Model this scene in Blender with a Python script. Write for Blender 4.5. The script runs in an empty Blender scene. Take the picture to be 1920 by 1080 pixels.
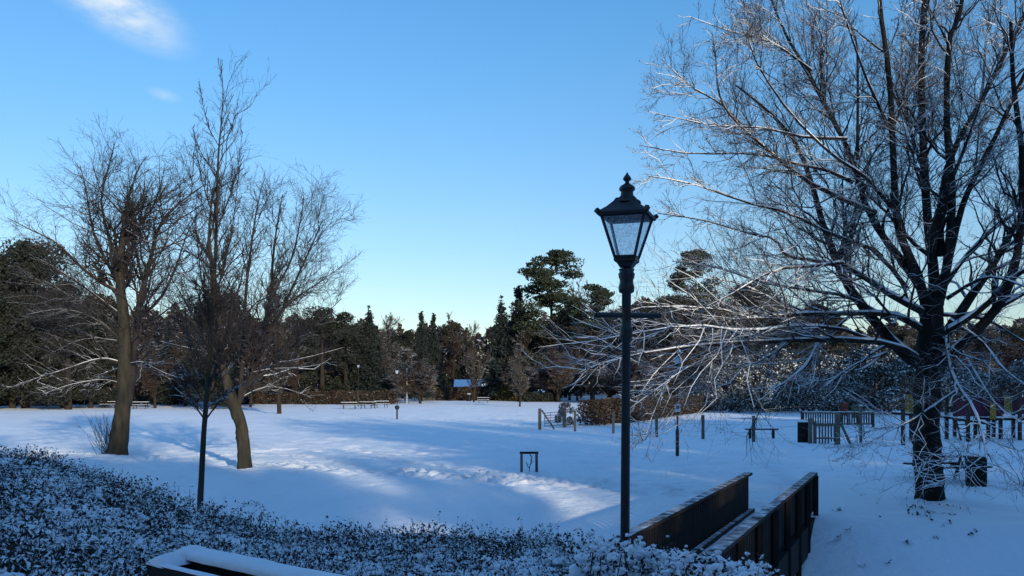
import bpy, math, random
import numpy as np
R = math.radians
# ------------------------------------------------------------------ camera, sky, sun, exposure
sc = bpy.context.scene
C = sc.collection
CAMZ = 3.0; F = 1650.0; HZ = 718.0           # eye height, focal length and horizon row (1920 px frame)
cam_d = bpy.data.cameras.new('camera'); cam = bpy.data.objects.new('camera', cam_d); C.objects.link(cam)
cam.location = (0, 0, CAMZ); cam.rotation_euler = (R(90), 0, 0)
cam_d.sensor_width = 36; cam_d.lens = F/1920*36; cam_d.shift_y = (HZ-540)/1920
cam_d.clip_start = 0.1; cam_d.clip_end = 6000
sc.camera = cam
SUN_EL = 14.0
sun_dir = np.array([0.46, -0.89, 0.0]); sun_dir /= np.linalg.norm(sun_dir)
sun_dir = np.append(sun_dir[:2]*math.cos(R(SUN_EL)), math.sin(R(SUN_EL)))
sl = bpy.data.lights.new('sun', 'SUN'); sl.energy = 4.5; sl.angle = R(0.8); sl.color = (1.0, 0.86, 0.62)
so = bpy.data.objects.new('sun', sl); C.objects.link(so)
from mathutils import Vector
so.rotation_euler = Vector(sun_dir).to_track_quat('Z', 'Y').to_euler(); so.location = (20, -40, 30)
world = bpy.data.worlds.new('World'); sc.world = world; world.use_nodes = True
nt = world.node_tree; nt.nodes.clear()
out = nt.nodes.new('ShaderNodeOutputWorld'); bg = nt.nodes.new('ShaderNodeBackground'); bg.inputs[1].default_value = 0.15
sky = nt.nodes.new('ShaderNodeTexSky'); sky.sky_type = 'NISHITA'; sky.sun_disc = False
sky.sun_elevation = R(SUN_EL); sky.sun_rotation = math.atan2(sun_dir[0], sun_dir[1])
sky.air_density = 1.0; sky.dust_density = 0.3; sky.ozone_density = 2.5
# a wisp of cloud high on the left and a fainter one below it, laid out by direction in the sky
tc = nt.nodes.new('ShaderNodeTexCoord')
def wn(t, **k):
    n = nt.nodes.new(t)
    for a, b in k.items(): setattr(n, a, b)
    return n
noise = wn('ShaderNodeTexNoise'); noise.inputs['Scale'].default_value = 16; noise.inputs['Detail'].default_value = 7; noise.inputs['Roughness'].default_value = 0.6
mp = wn('ShaderNodeMapping'); mp.inputs['Scale'].default_value = (1.0, 1, 2.6); mp.inputs['Rotation'].default_value = (0, R(-35), 0)
nt.links.new(tc.outputs['Generated'], mp.inputs[0]); nt.links.new(mp.outputs[0], noise.inputs['Vector'])
def cloud_mask(px, py, ax, az, rot, gain):
    d = Vector(((px-960)/F, 1, (HZ-py)/F)).normalized()
    m = wn('ShaderNodeMapping', vector_type='TEXTURE')
    m.inputs['Location'].default_value = d; m.inputs['Rotation'].default_value = (0, R(rot), 0); m.inputs['Scale'].default_value = (ax, ax, az)
    nt.links.new(tc.outputs['Generated'], m.inputs[0])
    g = wn('ShaderNodeVectorMath', operation='LENGTH'); nt.links.new(m.outputs[0], g.inputs[0])
    r = wn('ShaderNodeMapRange', interpolation_type='SMOOTHSTEP'); r.inputs[1].default_value = 1.0; r.inputs[2].default_value = 0.0; r.inputs[4].default_value = gain
    nt.links.new(g.outputs['Value'], r.inputs[0]); return r.outputs[0]
m1 = cloud_mask(222, 12, 0.090, 0.036, 24, 1.15); m2 = cloud_mask(308, 178, 0.022, 0.008, 10, 0.3); m3 = cloud_mask(150, -10, 0.11, 0.03, 0, 0.8)
a1 = wn('ShaderNodeMath', operation='MAXIMUM'); nt.links.new(m1, a1.inputs[0]); nt.links.new(m2, a1.inputs[1])
a2 = wn('ShaderNodeMath', operation='MAXIMUM'); nt.links.new(a1.outputs[0], a2.inputs[0]); a2.inputs[1].default_value = 0
nr = wn('ShaderNodeMapRange'); nr.inputs[1].default_value = 0.30; nr.inputs[2].default_value = 0.62; nt.links.new(noise.outputs[0], nr.inputs[0])
mm = wn('ShaderNodeMath', operation='MULTIPLY'); nt.links.new(a2.outputs[0], mm.inputs[0]); nt.links.new(nr.outputs[0], mm.inputs[1])
tint = wn('ShaderNodeMix', data_type='RGBA', blend_type='MULTIPLY'); tint.inputs[0].default_value = 1; 
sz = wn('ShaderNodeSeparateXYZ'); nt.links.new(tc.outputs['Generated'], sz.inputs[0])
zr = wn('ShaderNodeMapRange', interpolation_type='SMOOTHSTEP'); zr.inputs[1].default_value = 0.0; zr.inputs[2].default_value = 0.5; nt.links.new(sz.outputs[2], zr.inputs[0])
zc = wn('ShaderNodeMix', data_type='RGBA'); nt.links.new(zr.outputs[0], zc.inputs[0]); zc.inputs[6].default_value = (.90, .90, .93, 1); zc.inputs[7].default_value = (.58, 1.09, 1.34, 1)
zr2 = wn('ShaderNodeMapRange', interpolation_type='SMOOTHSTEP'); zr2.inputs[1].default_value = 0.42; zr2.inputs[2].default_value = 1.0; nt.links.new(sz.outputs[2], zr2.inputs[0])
zc2 = wn('ShaderNodeMix', data_type='RGBA'); nt.links.new(zr2.outputs[0], zc2.inputs[0]); nt.links.new(zc.outputs[2], zc2.inputs[6]); zc2.inputs[7].default_value = (1.5, 1.88, 2.15, 1)  # overhead sky, above the frame, brightened to lift the ambient light in shade
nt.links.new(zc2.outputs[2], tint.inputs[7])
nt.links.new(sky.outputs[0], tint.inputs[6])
TINT = tint
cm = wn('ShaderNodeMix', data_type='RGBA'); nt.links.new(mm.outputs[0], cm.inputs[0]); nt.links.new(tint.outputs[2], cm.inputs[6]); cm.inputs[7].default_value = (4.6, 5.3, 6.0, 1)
CLOUD = cm
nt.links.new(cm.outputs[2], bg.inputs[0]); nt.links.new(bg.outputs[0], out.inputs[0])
sc.view_settings.view_transform = 'Standard'; sc.view_settings.look = 'None'; sc.view_settings.gamma = 1
sc.view_settings.exposure = 0.12
sc.cycles.max_bounces = 5; sc.cycles.diffuse_bounces = 3; sc.cycles.transparent_max_bounces = 8

# ------------------------------------------------------------------ helpers
rng = np.random.default_rng(7)
def at(px, py, d): return np.array([(px-960)/F*d, d, CAMZ+(HZ-py)/F*d])
def depth(py, z=0.0): return (CAMZ-z)*F/(py-HZ)
def nrm(v): return v/np.maximum(np.linalg.norm(v, axis=-1, keepdims=True), 1e-9)
def vnoise(x, y, s, seed=0):
    x = np.asarray(x, float)/s; y = np.asarray(y, float)/s
    xi = np.floor(x).astype(np.int64); yi = np.floor(y).astype(np.int64); fx = x-xi; fy = y-yi
    fx = fx*fx*(3-2*fx); fy = fy*fy*(3-2*fy)
    def h(a, b):
        n = (a*374761393+b*668265263+seed*974634777) & 0x7fffffff
        n = ((n ^ (n >> 13))*1274126177) & 0x7fffffff
        return ((n ^ (n >> 16)) & 0xffff)/65535.0
    return (h(xi, yi)*(1-fx)+h(xi+1, yi)*fx)*(1-fy)+(h(xi, yi+1)*(1-fx)+h(xi+1, yi+1)*fx)*fy
def sst(t): t = np.clip(t, 0, 1); return t*t*(3-2*t)
CX = [-80, -14, -6, -1, 3, 6, 8, 12, 20, 80]; CY = [36, 31.5, 29.0, 25.6, 23.6, 20.8, 19.2, 18.2, 17, 15]
WX = [-14, -4, 3, 6, 8, 80]; WW = [9, 8.5, 7, 4.5, 4.0, 4]
def ground(x, y):
    x = np.asarray(x, float); y = np.asarray(y, float)
    yc = np.interp(x, CX, CY); w = np.interp(x, WX, WW); s = yc-y
    z = -1.5*sst(s/w*0.86+0.03)+1.5*sst(np.array(0.03))
    near = np.maximum(yc-w-0.5, 12.0)
    t = np.clip((near-y)/(near-5.5), 0, 1)
    z = np.where(y < near, np.maximum(z, -1.5+2.85*t**0.75), z)
    fld = sst((y-yc+1)/3)
    z = z+fld*(0.05*(vnoise(x, y, 9, 1)-.5)+0.0)
    return z
def gz(x, y): return float(ground(np.array([x]), np.array([y]))[0])
def make_mesh(name, V, faces_list, smooth=False):
    """faces_list: list of int arrays (n,k)"""
    me = bpy.data.meshes.new(name)
    V = np.asarray(V, np.float32); me.vertices.add(len(V)); me.vertices.foreach_set('co', V.ravel())
    tot = np.concatenate([np.full(len(f), f.shape[1], np.int32) for f in faces_list if len(f)])
    idx = np.concatenate([f.ravel() for f in faces_list if len(f)]).astype(np.int32)
    st = np.zeros(len(tot), np.int32); st[1:] = np.cumsum(tot)[:-1]
    me.loops.add(len(idx)); me.loops.foreach_set('vertex_index', idx)
    me.polygons.add(len(tot)); me.polygons.foreach_set('loop_start', st); me.polygons.foreach_set('loop_total', tot)
    me.polygons.foreach_set('use_smooth', np.full(len(tot), smooth, bool))
    me.update(calc_edges=True); return me
def tag(o, label=None, cat=None, group=None, kind=None):
    if label: o['label'] = label
    if cat: o['category'] = cat
    if group: o['group'] = group
    if kind: o['kind'] = kind
    return o
def empty(name, loc, label, cat, group=None, rz=0):
    o = bpy.data.objects.new(name, None); C.objects.link(o); o.location = [float(v) for v in loc]; o.rotation_euler = (0, 0, rz); o.empty_display_size = .2
    return tag(o, label, cat, group)
class MB:
    def __init__(s): s.V = []; s.Fs = []; s.n = 0
    def add(s, V, F_):
        V = np.asarray(V, float).reshape(-1, 3); s.V.append(V)
        if not isinstance(F_, list): F_ = [F_]
        for f in F_: s.Fs.append(np.asarray(f, int)+s.n)
        s.n += len(V); return s
    def box(s, c, size, rz=0, rx=0, ry=0):
        h = np.array(size)/2; P = np.array([[x, y, z] for x in (-1, 1) for y in (-1, 1) for z in (-1, 1)])*h
        cx, sx = math.cos(rx), math.sin(rx); P = P@np.array([[1, 0, 0], [0, cx, sx], [0, -sx, cx]])
        cy, sy = math.cos(ry), math.sin(ry); P = P@np.array([[cy, 0, -sy], [0, 1, 0], [sy, 0, cy]])
        cz, sz = math.cos(rz), math.sin(rz); P = P@np.array([[cz, sz, 0], [-sz, cz, 0], [0, 0, 1]])
        return s.add(P+np.array(c), np.array([[0, 1, 3, 2], [4, 6, 7, 5], [0, 4, 5, 1], [2, 3, 7, 6], [0, 2, 6, 4], [1, 5, 7, 3]]))
    def beam(s, a, b, w, h):
        """rectangular bar from a to b, w wide (horizontally), h high"""
        a = np.array(a, float); b = np.array(b, float); t = nrm(b-a); up = np.array([0, 0, 1.])
        if abs(t[2]) > .95: up = np.array([0, 1., 0])
        u = nrm(np.cross(t, up)); v = np.cross(u, t)
        P = [p+i*u*w/2+j*v*h/2 for p in (a, b) for i, j in ((-1, -1), (1, -1), (1, 1), (-1, 1))]
        return s.add(P, np.array([[0, 1, 2, 3], [7, 6, 5, 4], [0, 4, 5, 1], [1, 5, 6, 2], [2, 6, 7, 3], [3, 7, 4, 0]]))
    def lathe(s, prof, c=(0, 0, 0), n=16, rz=0.0):
        prof = np.array(prof, float); a = np.arange(n)/n*2*math.pi+rz
        V = np.stack([prof[:, None, 0]*np.cos(a), prof[:, None, 0]*np.sin(a), np.repeat(prof[:, 1:2], n, 1)], -1).reshape(-1, 3)+np.array(c)
        i = np.arange(len(prof)-1)[:, None]*n; j = np.arange(n); k = (j+1) % n
        return s.add(V, np.stack([i+j, i+k, i+n+k, i+n+j], -1).reshape(-1, 4))
    def tubes(s, P, Rr, sides=5):
        V, Fq = tube_arrays(P, Rr, sides); return s.add(V, Fq)
    def tube(s, pts, rad, sides=8):
        pts = np.array(pts, float)[None]; rad = (np.full(pts.shape[1], rad) if np.isscalar(rad) else np.array(rad))[None]
        return s.tubes(pts, rad, sides)
    def rough(s, amp, sc_=.25):
        V = s.V[-1]; c = V.mean(0); n_ = vnoise(np.arctan2(V[:, 1]-c[1], V[:, 0]-c[0])*1.1+V[:, 0]*3, V[:, 2]+V[:, 1]*2, sc_, 77)+.5*vnoise(V[:, 0]*4, V[:, 2], sc_*.4, 78)-.75
        d_ = V-np.stack([np.full(len(V), 0.), np.full(len(V), 0.), V[:, 2]], 1); V += nrm(d_)*[1, 1, 0]*amp*n_[:, None]; return s
    def build(s, name, mat, parent=None, smooth=False, loc=None):
        V = np.concatenate(s.V); me = make_mesh(name, V, s.Fs, smooth); me.materials.append(mat)
        o = bpy.data.objects.new(name, me); C.objects.link(o)
        if parent: o.parent = parent
        if loc is not None: o.location = loc
        return o
def tube_arrays(P, Rr, sides):
    M, N, _ = P.shape
    T = np.gradient(P, axis=1); T = nrm(T)
    mean = nrm(T.mean(1)); ref = np.where(np.abs(mean[:, 2:3]) > .8, np.array([[1., 0.2, 0]]), np.array([[0, 0, 1.]]))[:, None, :]
    U = nrm(np.cross(T, np.broadcast_to(ref, T.shape))); W = np.cross(U, T)
    a = np.arange(sides)/sides*2*math.pi+math.pi/2
    V = P[:, :, None, :]+Rr[:, :, None, None]*(U[:, :, None, :]*np.cos(a)[None, None, :, None]+W[:, :, None, :]*np.sin(a)[None, None, :, None])
    base = (np.arange(M)[:, None, None]*N+np.arange(N-1)[None, :, None])*sides; j = np.arange(sides); k = (j+1) % sides
    Fq = np.stack([base+j, base+k, base+sides+k, base+sides+j], -1).reshape(-1, 4)
    return V.reshape(-1, 3), Fq
def resample(pts, n):
    pts = np.array(pts, float); m = len(pts); t = np.linspace(0, m-1, n)
    # Catmull-Rom
    i = np.clip(np.floor(t).astype(int), 0, m-2); f = (t-i)[:, None]
    g = lambda k: pts[np.clip(k, 0, m-1)]
    a, b, c, d = g(i-1), g(i), g(i+1), g(i+2)
    return 0.5*((2*b)+(c-a)*f+(2*a-5*b+4*c-d)*f**2+(3*b-a-3*c+d)*f**3)
def spawn(P, Rr, per, t0, ang, ratio, trop, bend, rk=.6, rmin=.004, N=5, wig=.06, taper=.25, angj=12, lenfix=None, tpow=1.0, flat=0, tl=.45, cmax=2.6):
    """children of every polyline: per = mean number per parent"""
    M, NN, _ = P.shape
    seg = np.linalg.norm(np.diff(P, axis=1), axis=2).sum(1)
    cnt = rng.poisson(per*np.clip(seg/seg.mean(), .05, cmax))
    idx = np.repeat(np.arange(M), cnt); K = len(idx)
    t = t0+(1-t0)*rng.random(K)**tpow*.98; f = t*(NN-1); i = np.minimum(f.astype(int), NN-2); fr = (f-i)[:, None]
    p = P[idx, i]*(1-fr)+P[idx, i+1]*fr; T = nrm(P[idx, i+1]-P[idx, i]); r = Rr[idx, i]*(1-fr[:, 0])+Rr[idx, i+1]*fr[:, 0]
    rv = rng.normal(size=(K, 3)); rv[:, 2] *= (1-flat); perp = nrm(rv-(rv*T).sum(1, keepdims=True)*T)
    a = np.radians(ang+rng.normal(0, angj, K))[:, None]
    d = nrm(T*np.cos(a)+perp*np.sin(a)+np.array([0, 0, trop]))
    L = (seg[idx] if lenfix is None else lenfix)*ratio*(1-tl*t)*rng.uniform(.6, 1.25, K)
    s = np.linspace(0, 1, N)[None, :, None]; L3 = L[:, None, None]
    bv = np.zeros((K, 1, 3)); bv[:, 0, 2] = bend
    rb = rng.normal(0, wig*2, (K, 1, 3))
    Q = p[:, None, :]+d[:, None, :]*s*L3+(bv+rb)*s**2*L3
    Q[:, 1:] += rng.normal(0, wig, (K, N-1, 3))*L3*.35
    rr = np.maximum(r*rk, rmin)[:, None]*(1-(1-taper)*np.linspace(0, 1, N))[None]
    rr = np.maximum(rr, rmin*.6)
    return Q, rr
def snow_tubes(P, Rr, k=.8, off=.6, add=.004, flatmin=.35, keep=1.0):
    if keep < 1:
        m = rng.random(len(P)) < keep; P = P[m]; Rr = Rr[m]
    T = nrm(np.gradient(P, axis=1)); h = np.sqrt(np.maximum(0, 1-T[..., 2]**2)); w = sst((h-flatmin)/(1-flatmin)*1.3)
    rough = rng.uniform(.65, 1.15, Rr.shape)
    rs = (Rr*k+add)*w*rough; Q = P.copy(); Q[..., 2] += Rr*off*(w > 0.01)-Rr*(w <= 0.01)*.0
    rs[:, -1] *= .5; rs = np.maximum(rs, Rr*.15)
    return Q, rs
def quads(Cn, size, aspect=.6, upbias=0.0, six=False):
    K = len(Cn); n = nrm(rng.normal(size=(K, 3))+np.array([0, 0, upbias])); r = rng.normal(size=(K, 3)); u = nrm(r-(r*n).sum(1, keepdims=True)*n); v = np.cross(n, u)
    s = (size*rng.uniform(.6, 1.4, K) if np.isscalar(size) else size)[:, None]
    if six:
        a = np.array([0, 50, 120, 180, 235, 300])*math.pi/180; rad = rng.uniform(.55, 1.1, (K, 6))
        V = Cn[:, None]+s[:, None]*rad[..., None]*(u[:, None]*np.cos(a)[None, :, None]+v[:, None]*np.sin(a)[None, :, None]*aspect)+n[:, None]*s[:, None]*rng.normal(0, .12, (K, 6, 1))
        return V.reshape(-1, 3), np.arange(K*6).reshape(K, 6)
    V = np.stack([Cn+u*s, Cn+v*s*aspect+n*s*.15, Cn-u*s, Cn-v*s*aspect+n*s*.15], 1)
    return V.reshape(-1, 3), np.arange(K*4).reshape(K, 4)

# ------------------------------------------------------------------ materials
def mat(name, col, rough=.8, col2=None, nscale=4, bump=0, bscale=20, snow=None, metal=0, detail=5, spec=.3, stretch=None, cvar=0.0):
    """procedural: two colours mixed by noise, bump, and (snow=(lo,hi,noiseamp,noisescale)) snow lying on upward faces"""
    m = bpy.data.materials.new(name); m.use_nodes = True; t = m.node_tree; b = t.nodes['Principled BSDF']
    b.inputs['Roughness'].default_value = rough; b.inputs['Metallic'].default_value = metal; b.inputs['Specular IOR Level'].default_value = spec
    N = lambda ty, **k: [n := t.nodes.new(ty), [setattr(n, a, c) for a, c in k.items()]][0]
    co = N('ShaderNodeTexCoord'); src = co.outputs['Object']
    if stretch:
        mp = N('ShaderNodeMapping'); mp.inputs['Scale'].default_value = stretch; t.links.new(src, mp.inputs[0]); src = mp.outputs[0]
    nz = N('ShaderNodeTexNoise'); nz.inputs['Scale'].default_value = nscale; nz.inputs['Detail'].default_value = detail; t.links.new(src, nz.inputs['Vector'])
    mr = N('ShaderNodeMapRange'); mr.inputs[1].default_value = .35; mr.inputs[2].default_value = .65; t.links.new(nz.outputs[0], mr.inputs[0])
    mx = N('ShaderNodeMix', data_type='RGBA'); t.links.new(mr.outputs[0], mx.inputs[0])
    mx.inputs[6].default_value = (*col, 1); mx.inputs[7].default_value = (*(col2 or [c*.65 for c in col]), 1)
    cout = mx.outputs[2]
    if cvar:
        g = N('ShaderNodeNewGeometry'); mv = N('ShaderNodeMapRange'); mv.inputs[3].default_value = 1-cvar; mv.inputs[4].default_value = 1+cvar
        t.links.new(g.outputs['Random Per Island'], mv.inputs[0])
        vm = N('ShaderNodeVectorMath', operation='SCALE'); t.links.new(cout, vm.inputs[0]); t.links.new(mv.outputs[0], vm.inputs['Scale']); cout = vm.outputs[0]
    if snow:
        lo, hi, amp, nsc = snow
        g = N('ShaderNodeNewGeometry'); sx = N('ShaderNodeSeparateXYZ'); t.links.new(g.outputs['Normal'], sx.inputs[0])
        n2 = N('ShaderNodeTexNoise'); n2.inputs['Scale'].default_value = nsc; n2.inputs['Detail'].default_value = 3; t.links.new(co.outputs['Object'], n2.inputs['Vector'])
        ma = N('ShaderNodeMath', operation='MULTIPLY_ADD'); t.links.new(n2.outputs[0], ma.inputs[0]); ma.inputs[1].default_value = amp; ma.inputs[2].default_value = -amp/2
        ad = N('ShaderNodeMath', operation='ADD'); t.links.new(ma.outputs[0], ad.inputs[0]); t.links.new(sx.outputs[2], ad.inputs[1])
        sr = N('ShaderNodeMapRange', interpolation_type='SMOOTHSTEP'); sr.inputs[1].default_value = lo; sr.inputs[2].default_value = hi; t.links.new(ad.outputs[0], sr.inputs[0])
        ms = N('ShaderNodeMix', data_type='RGBA'); t.links.new(sr.outputs[0], ms.inputs[0]); t.links.new(cout, ms.inputs[6]); ms.inputs[7].default_value = (.78, .81, .86, 1); cout = ms.outputs[2]
    t.links.new(cout, b.inputs['Base Color'])
    if bump:
        n3 = N('ShaderNodeTexNoise'); n3.inputs['Scale'].default_value = bscale; n3.inputs['Detail'].default_value = 6; t.links.new(src, n3.inputs['Vector'])
        bp = N('ShaderNodeBump'); bp.inputs['Strength'].default_value = 1; bp.inputs['Distance'].default_value = bump; t.links.new(n3.outputs[0], bp.inputs['Height']); t.links.new(bp.outputs[0], b.inputs['Normal'])
    return m
M = {}
M['snow'] = mat('snow', (.80, .84, .90), .65, (.76, .80, .87), 1.5, bump=.012, bscale=14)
M['field'] = mat('field_snow', (.80, .84, .90), .6, (.74, .79, .87), .35, bump=.05, bscale=4, detail=8)
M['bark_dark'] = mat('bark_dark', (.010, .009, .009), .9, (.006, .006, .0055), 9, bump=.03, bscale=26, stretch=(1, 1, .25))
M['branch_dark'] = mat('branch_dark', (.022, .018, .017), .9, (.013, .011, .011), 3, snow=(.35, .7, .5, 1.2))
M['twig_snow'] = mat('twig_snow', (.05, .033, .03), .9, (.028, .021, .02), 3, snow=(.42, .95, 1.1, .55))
M['bark_brown'] = mat('bark_brown', (.046, .038, .028), .9, (.018, .018, .013), 5, bump=.03, bscale=22, stretch=(1, 1, .25), snow=(.75, .95, .3, 6))
M['branch_brown'] = mat('branch_brown', (.035, .029, .028), .9, (.022, .019, .019), 3, snow=(.55, .9, .6, 1.4))
M['twig_brown'] = mat('twig_brown', (.030, .024, .027), .9, (.020, .016, .019), 2, snow=(.9, 1.2, .5, 1.0))
M['far_bark'] = mat('far_bark', (.030, .023, .018), .95, (.018, .014, .012), 2)
M['far_twig'] = mat('far_twig', (.028, .022, .019), .95, (.019, .016, .014), .3, snow=(.6, 1.1, .5, 1.0))
M['far_twig_red'] = mat('far_twig_red', (.050, .028, .022), .95, (.032, .021, .018), .3, snow=(.7, 1.15, .5, 1.0))
M['far_twig_pale'] = mat('far_twig_pale', (.07, .058, .05), .95, (.045, .038, .034), .3, snow=(.5, 1.0, .5, 1.0))
M['evergreen'] = mat('evergreen', (.022, .026, .019), .8, (.014, .017, .015), .35, snow=(.95, 1.35, .7, .5), cvar=.5)
M['pine'] = mat('pine', (.032, .043, .022), .8, (.016, .023, .016), .3, snow=(.95, 1.3, .5, .5), cvar=.5)
M['conifer'] = mat('conifer', (.017, .026, .025), .8, (.012, .018, .019), .4, snow=(.95, 1.35, .7, .6), cvar=.5)
M['laurel'] = mat('laurel', (.022, .030, .018), .6, (.012, .017, .012), .8, snow=(.22, .75, 1.0, .45), cvar=.5)
M['brown_hedge'] = mat('brown_hedge', (.040, .026, .019), .9, (.022, .018, .014), .8, snow=(.80, 1.1, .5, 1.2), cvar=.4)
M['red_hedge'] = mat('red_hedge', (.085, .035, .025), .9, (.045, .025, .02), .8, snow=(.85, 1.15, .5, 1.2), cvar=.4)
M['olive_hedge'] = mat('olive_hedge', (.085, .075, .02), .9, (.05, .045, .018), .8, snow=(.9, 1.2, .5, 1.2), cvar=.4)
M['leaf_near'] = mat('leaf_near', (.030, .028, .024), .6, (.016, .018, .018), 3, snow=(.10, .6, 1.0, 1.4), cvar=.5)
M['stem_near'] = mat('stem_near', (.06, .045, .038), .85, (.03, .025, .022), 3, snow=(.45, .8, .6, 2.0))
M['black_iron'] = mat('black_iron', (.004, .005, .007), .42, (.007, .008, .010), 8, bump=.001, bscale=60, spec=.5)
M['wood_dark'] = mat('wood_dark', (.009, .0075, .0075), .85, (.006, .005, .005), 6, bump=.003, bscale=30, stretch=(1, 1, .3))
M['wood_rail'] = mat('wood_rail', (.022, .019, .020), .8, (.014, .012, .013), 6, bump=.004, bscale=30, snow=(.82, 1.25, .8, 5.0))
M['wood_grey'] = mat('wood_grey', (.13, .12, .10), .9, (.07, .065, .055), 5, bump=.004, bscale=30, stretch=(1, 1, .2), snow=(.6, .9, .3, 5))
M['wood_brown'] = mat('wood_brown', (.075, .05, .033), .9, (.04, .028, .02), 5, bump=.004, bscale=30, snow=(.6, .9, .3, 5))
M['fence_pale'] = mat('fence_pale', (.20, .18, .16), .9, (.12, .11, .10), 5)
M['metal_grey'] = mat('metal_grey', (.14, .15, .16), .5, metal=.6)
M['white_paint'] = mat('white_paint', (.6, .62, .64), .6, (.5, .52, .54))
M['yellow'] = mat('yellow_paint', (.30, .20, .02), .5, (.24, .16, .02))
M['purple'] = mat('purple_paint', (.09, .014, .045), .5, (.06, .01, .035))
M['red'] = mat('red_paint', (.12, .02, .02), .5)
M['green'] = mat('green_paint', (.02, .10, .06), .5)
M['blue_door'] = mat('blue_door', (.05, .12, .26), .6)
M['house_wall'] = mat('house_wall', (.16, .11, .09), .9, (.12, .08, .07), 3)
M['stone'] = mat('stone', (.13, .13, .13), .9, (.09, .09, .09), 5)
M['window'] = mat('window_glass', (.02, .025, .03), .1, spec=.6)
def glass_mat(lo, hi):
    m = bpy.data.materials.new('frosted_glass'); m.use_nodes = True; t = m.node_tree; t.nodes.remove(t.nodes['Principled BSDF']); o = t.nodes['Material Output']
    N = t.nodes.new; tr = N('ShaderNodeBsdfTransparent'); tr.inputs[0].default_value = (.90, .95, 1, 1)
    df = N('ShaderNodeBsdfTranslucent'); df.inputs[0].default_value = (.75, .8, .86, 1); dd = N('ShaderNodeBsdfDiffuse'); dd.inputs[0].default_value = (.7, .76, .84, 1)
    ad = N('ShaderNodeMixShader'); ad.inputs[0].default_value = .5; t.links.new(df.outputs[0], ad.inputs[1]); t.links.new(dd.outputs[0], ad.inputs[2])
    co = N('ShaderNodeTexCoord'); nz = N('ShaderNodeTexNoise'); nz.inputs['Scale'].default_value = 55; nz.inputs['Detail'].default_value = 4; t.links.new(co.outputs['Object'], nz.inputs['Vector'])
    mr = N('ShaderNodeMapRange'); mr.inputs[1].default_value = .42; mr.inputs[2].default_value = .62; mr.inputs[3].default_value = lo; mr.inputs[4].default_value = hi; t.links.new(nz.outputs[0], mr.inputs[0])
    mx = N('ShaderNodeMixShader'); t.links.new(mr.outputs[0], mx.inputs[0]); t.links.new(tr.outputs[0], mx.inputs[1]); t.links.new(ad.outputs[0], mx.inputs[2])
    # dark specks of grime
    n2 = N('ShaderNodeTexNoise'); n2.inputs['Scale'].default_value = 90; n2.inputs['Detail'].default_value = 2; t.links.new(co.outputs['Object'], n2.inputs['Vector'])
    m2 = N('ShaderNodeMapRange'); m2.inputs[1].default_value = .70; m2.inputs[2].default_value = .74; t.links.new(n2.outputs[0], m2.inputs[0])
    dk = N('ShaderNodeBsdfDiffuse'); dk.inputs[0].default_value = (.05, .07, .10, 1)
    my = N('ShaderNodeMixShader'); t.links.new(m2.outputs[0], my.inputs[0]); t.links.new(mx.outputs[0], my.inputs[1]); t.links.new(dk.outputs[0], my.inputs[2])
    t.links.new(my.outputs[0], o.inputs[0]); return m
M['glass'] = glass_mat(.24, .46); M['glass_far'] = glass_mat(.75, .95)

# ------------------------------------------------------------------ the snow field (one sheet to the horizon)
u = np.linspace(-1, 1, 640); xs = np.sinh(u*7.2)/math.sinh(7.2)*2600; xs = np.sign(u)*(np.abs(u)*22+np.abs(xs))
v = np.linspace(0, 1, 720)
ya = np.linspace(-60, 9, 70); yb = 9+31*np.linspace(0, 1, 330)[1:]**1.15; yc_ = 40*(3000/40.0)**(np.linspace(0, 1, 300)[1:]**1.0)
ys = np.concatenate([ya, yb, yc_])
X, Y = np.meshgrid(xs, ys); Z = ground(X, Y)
near = sst((60-Y)/30)*sst((Y-8)/4)
yc0 = np.interp(X, CX, CY)
tramp = np.exp(-((Y-yc0-2.0)/2.6)**2)*sst((4.5-X)/2)*sst((X+16)/6)
Z = Z+(0.05*(vnoise(X, Y, 2.6, 3)-.5)+.045*(vnoise(X, Y, .9, 4)-.5)+.018*(vnoise(X, Y, .3, 14)-.5))*near
n1 = vnoise(X, Y, .34, 5)+.6*vnoise(X, Y, .17, 6)
Z = Z+tramp*(.20*(n1-.8)*sst((vnoise(X, Y, 1.7, 8)-.30)*3))
fld = sst((Y-yc0)/2)*sst((150-Y)/60)
fp = np.maximum(0, vnoise(X, Y*.75, .5, 9)-.55)*sst((vnoise(X, Y, 6, 11)-.35)*4)
Z = Z-fp*.22*fld+fld*(.06*(vnoise(X, Y*.6, 1.4, 15)-.5)+(.13*(vnoise(X*.8, Y, .5, 16)-.5)+.07*(vnoise(X, Y, .28, 18)-.5))*sst((95-Y)/40)*sst(vnoise(X, Y, 4.5, 19)*2.2-.4))
# walkers' and dogs' footprints wandering over the lit part of the field
def trail(pts, stride, depth_, rad, seed):
    rg = np.random.default_rng(seed); P = resample([(a, b, 0) for a, b in pts], 400)[:, :2]; L = np.append(0, np.cumsum(np.linalg.norm(np.diff(P, axis=0), axis=1))); n = int(L[-1]/stride)
    for q in range(n):
        t = (q+rg.random()*.3)*stride; x = np.interp(t, L, P[:, 0])+(.14 if q % 2 else -.14)+rg.normal(0, .06); y = np.interp(t, L, P[:, 1])+rg.normal(0, .06)
        j0, j1 = np.searchsorted(ys, [y-.6, y+.6]); i0, i1 = np.searchsorted(xs, [x-.6, x+.6])
        gx, gy = X[j0:j1, i0:i1]-x, Y[j0:j1, i0:i1]-y; r2 = (gx/rad)**2+(gy/(rad*1.5))**2
        Z[j0:j1, i0:i1] += -depth_*np.exp(-r2**2)+depth_*.45*np.exp(-((np.sqrt(r2)-1.5)/.35)**2)
trail([(6.2, 20.8), (4.5, 24.5), (0.5, 28), (-4, 33), (-8, 42), (-13, 60)], .62, .09, .15, 1)
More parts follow.
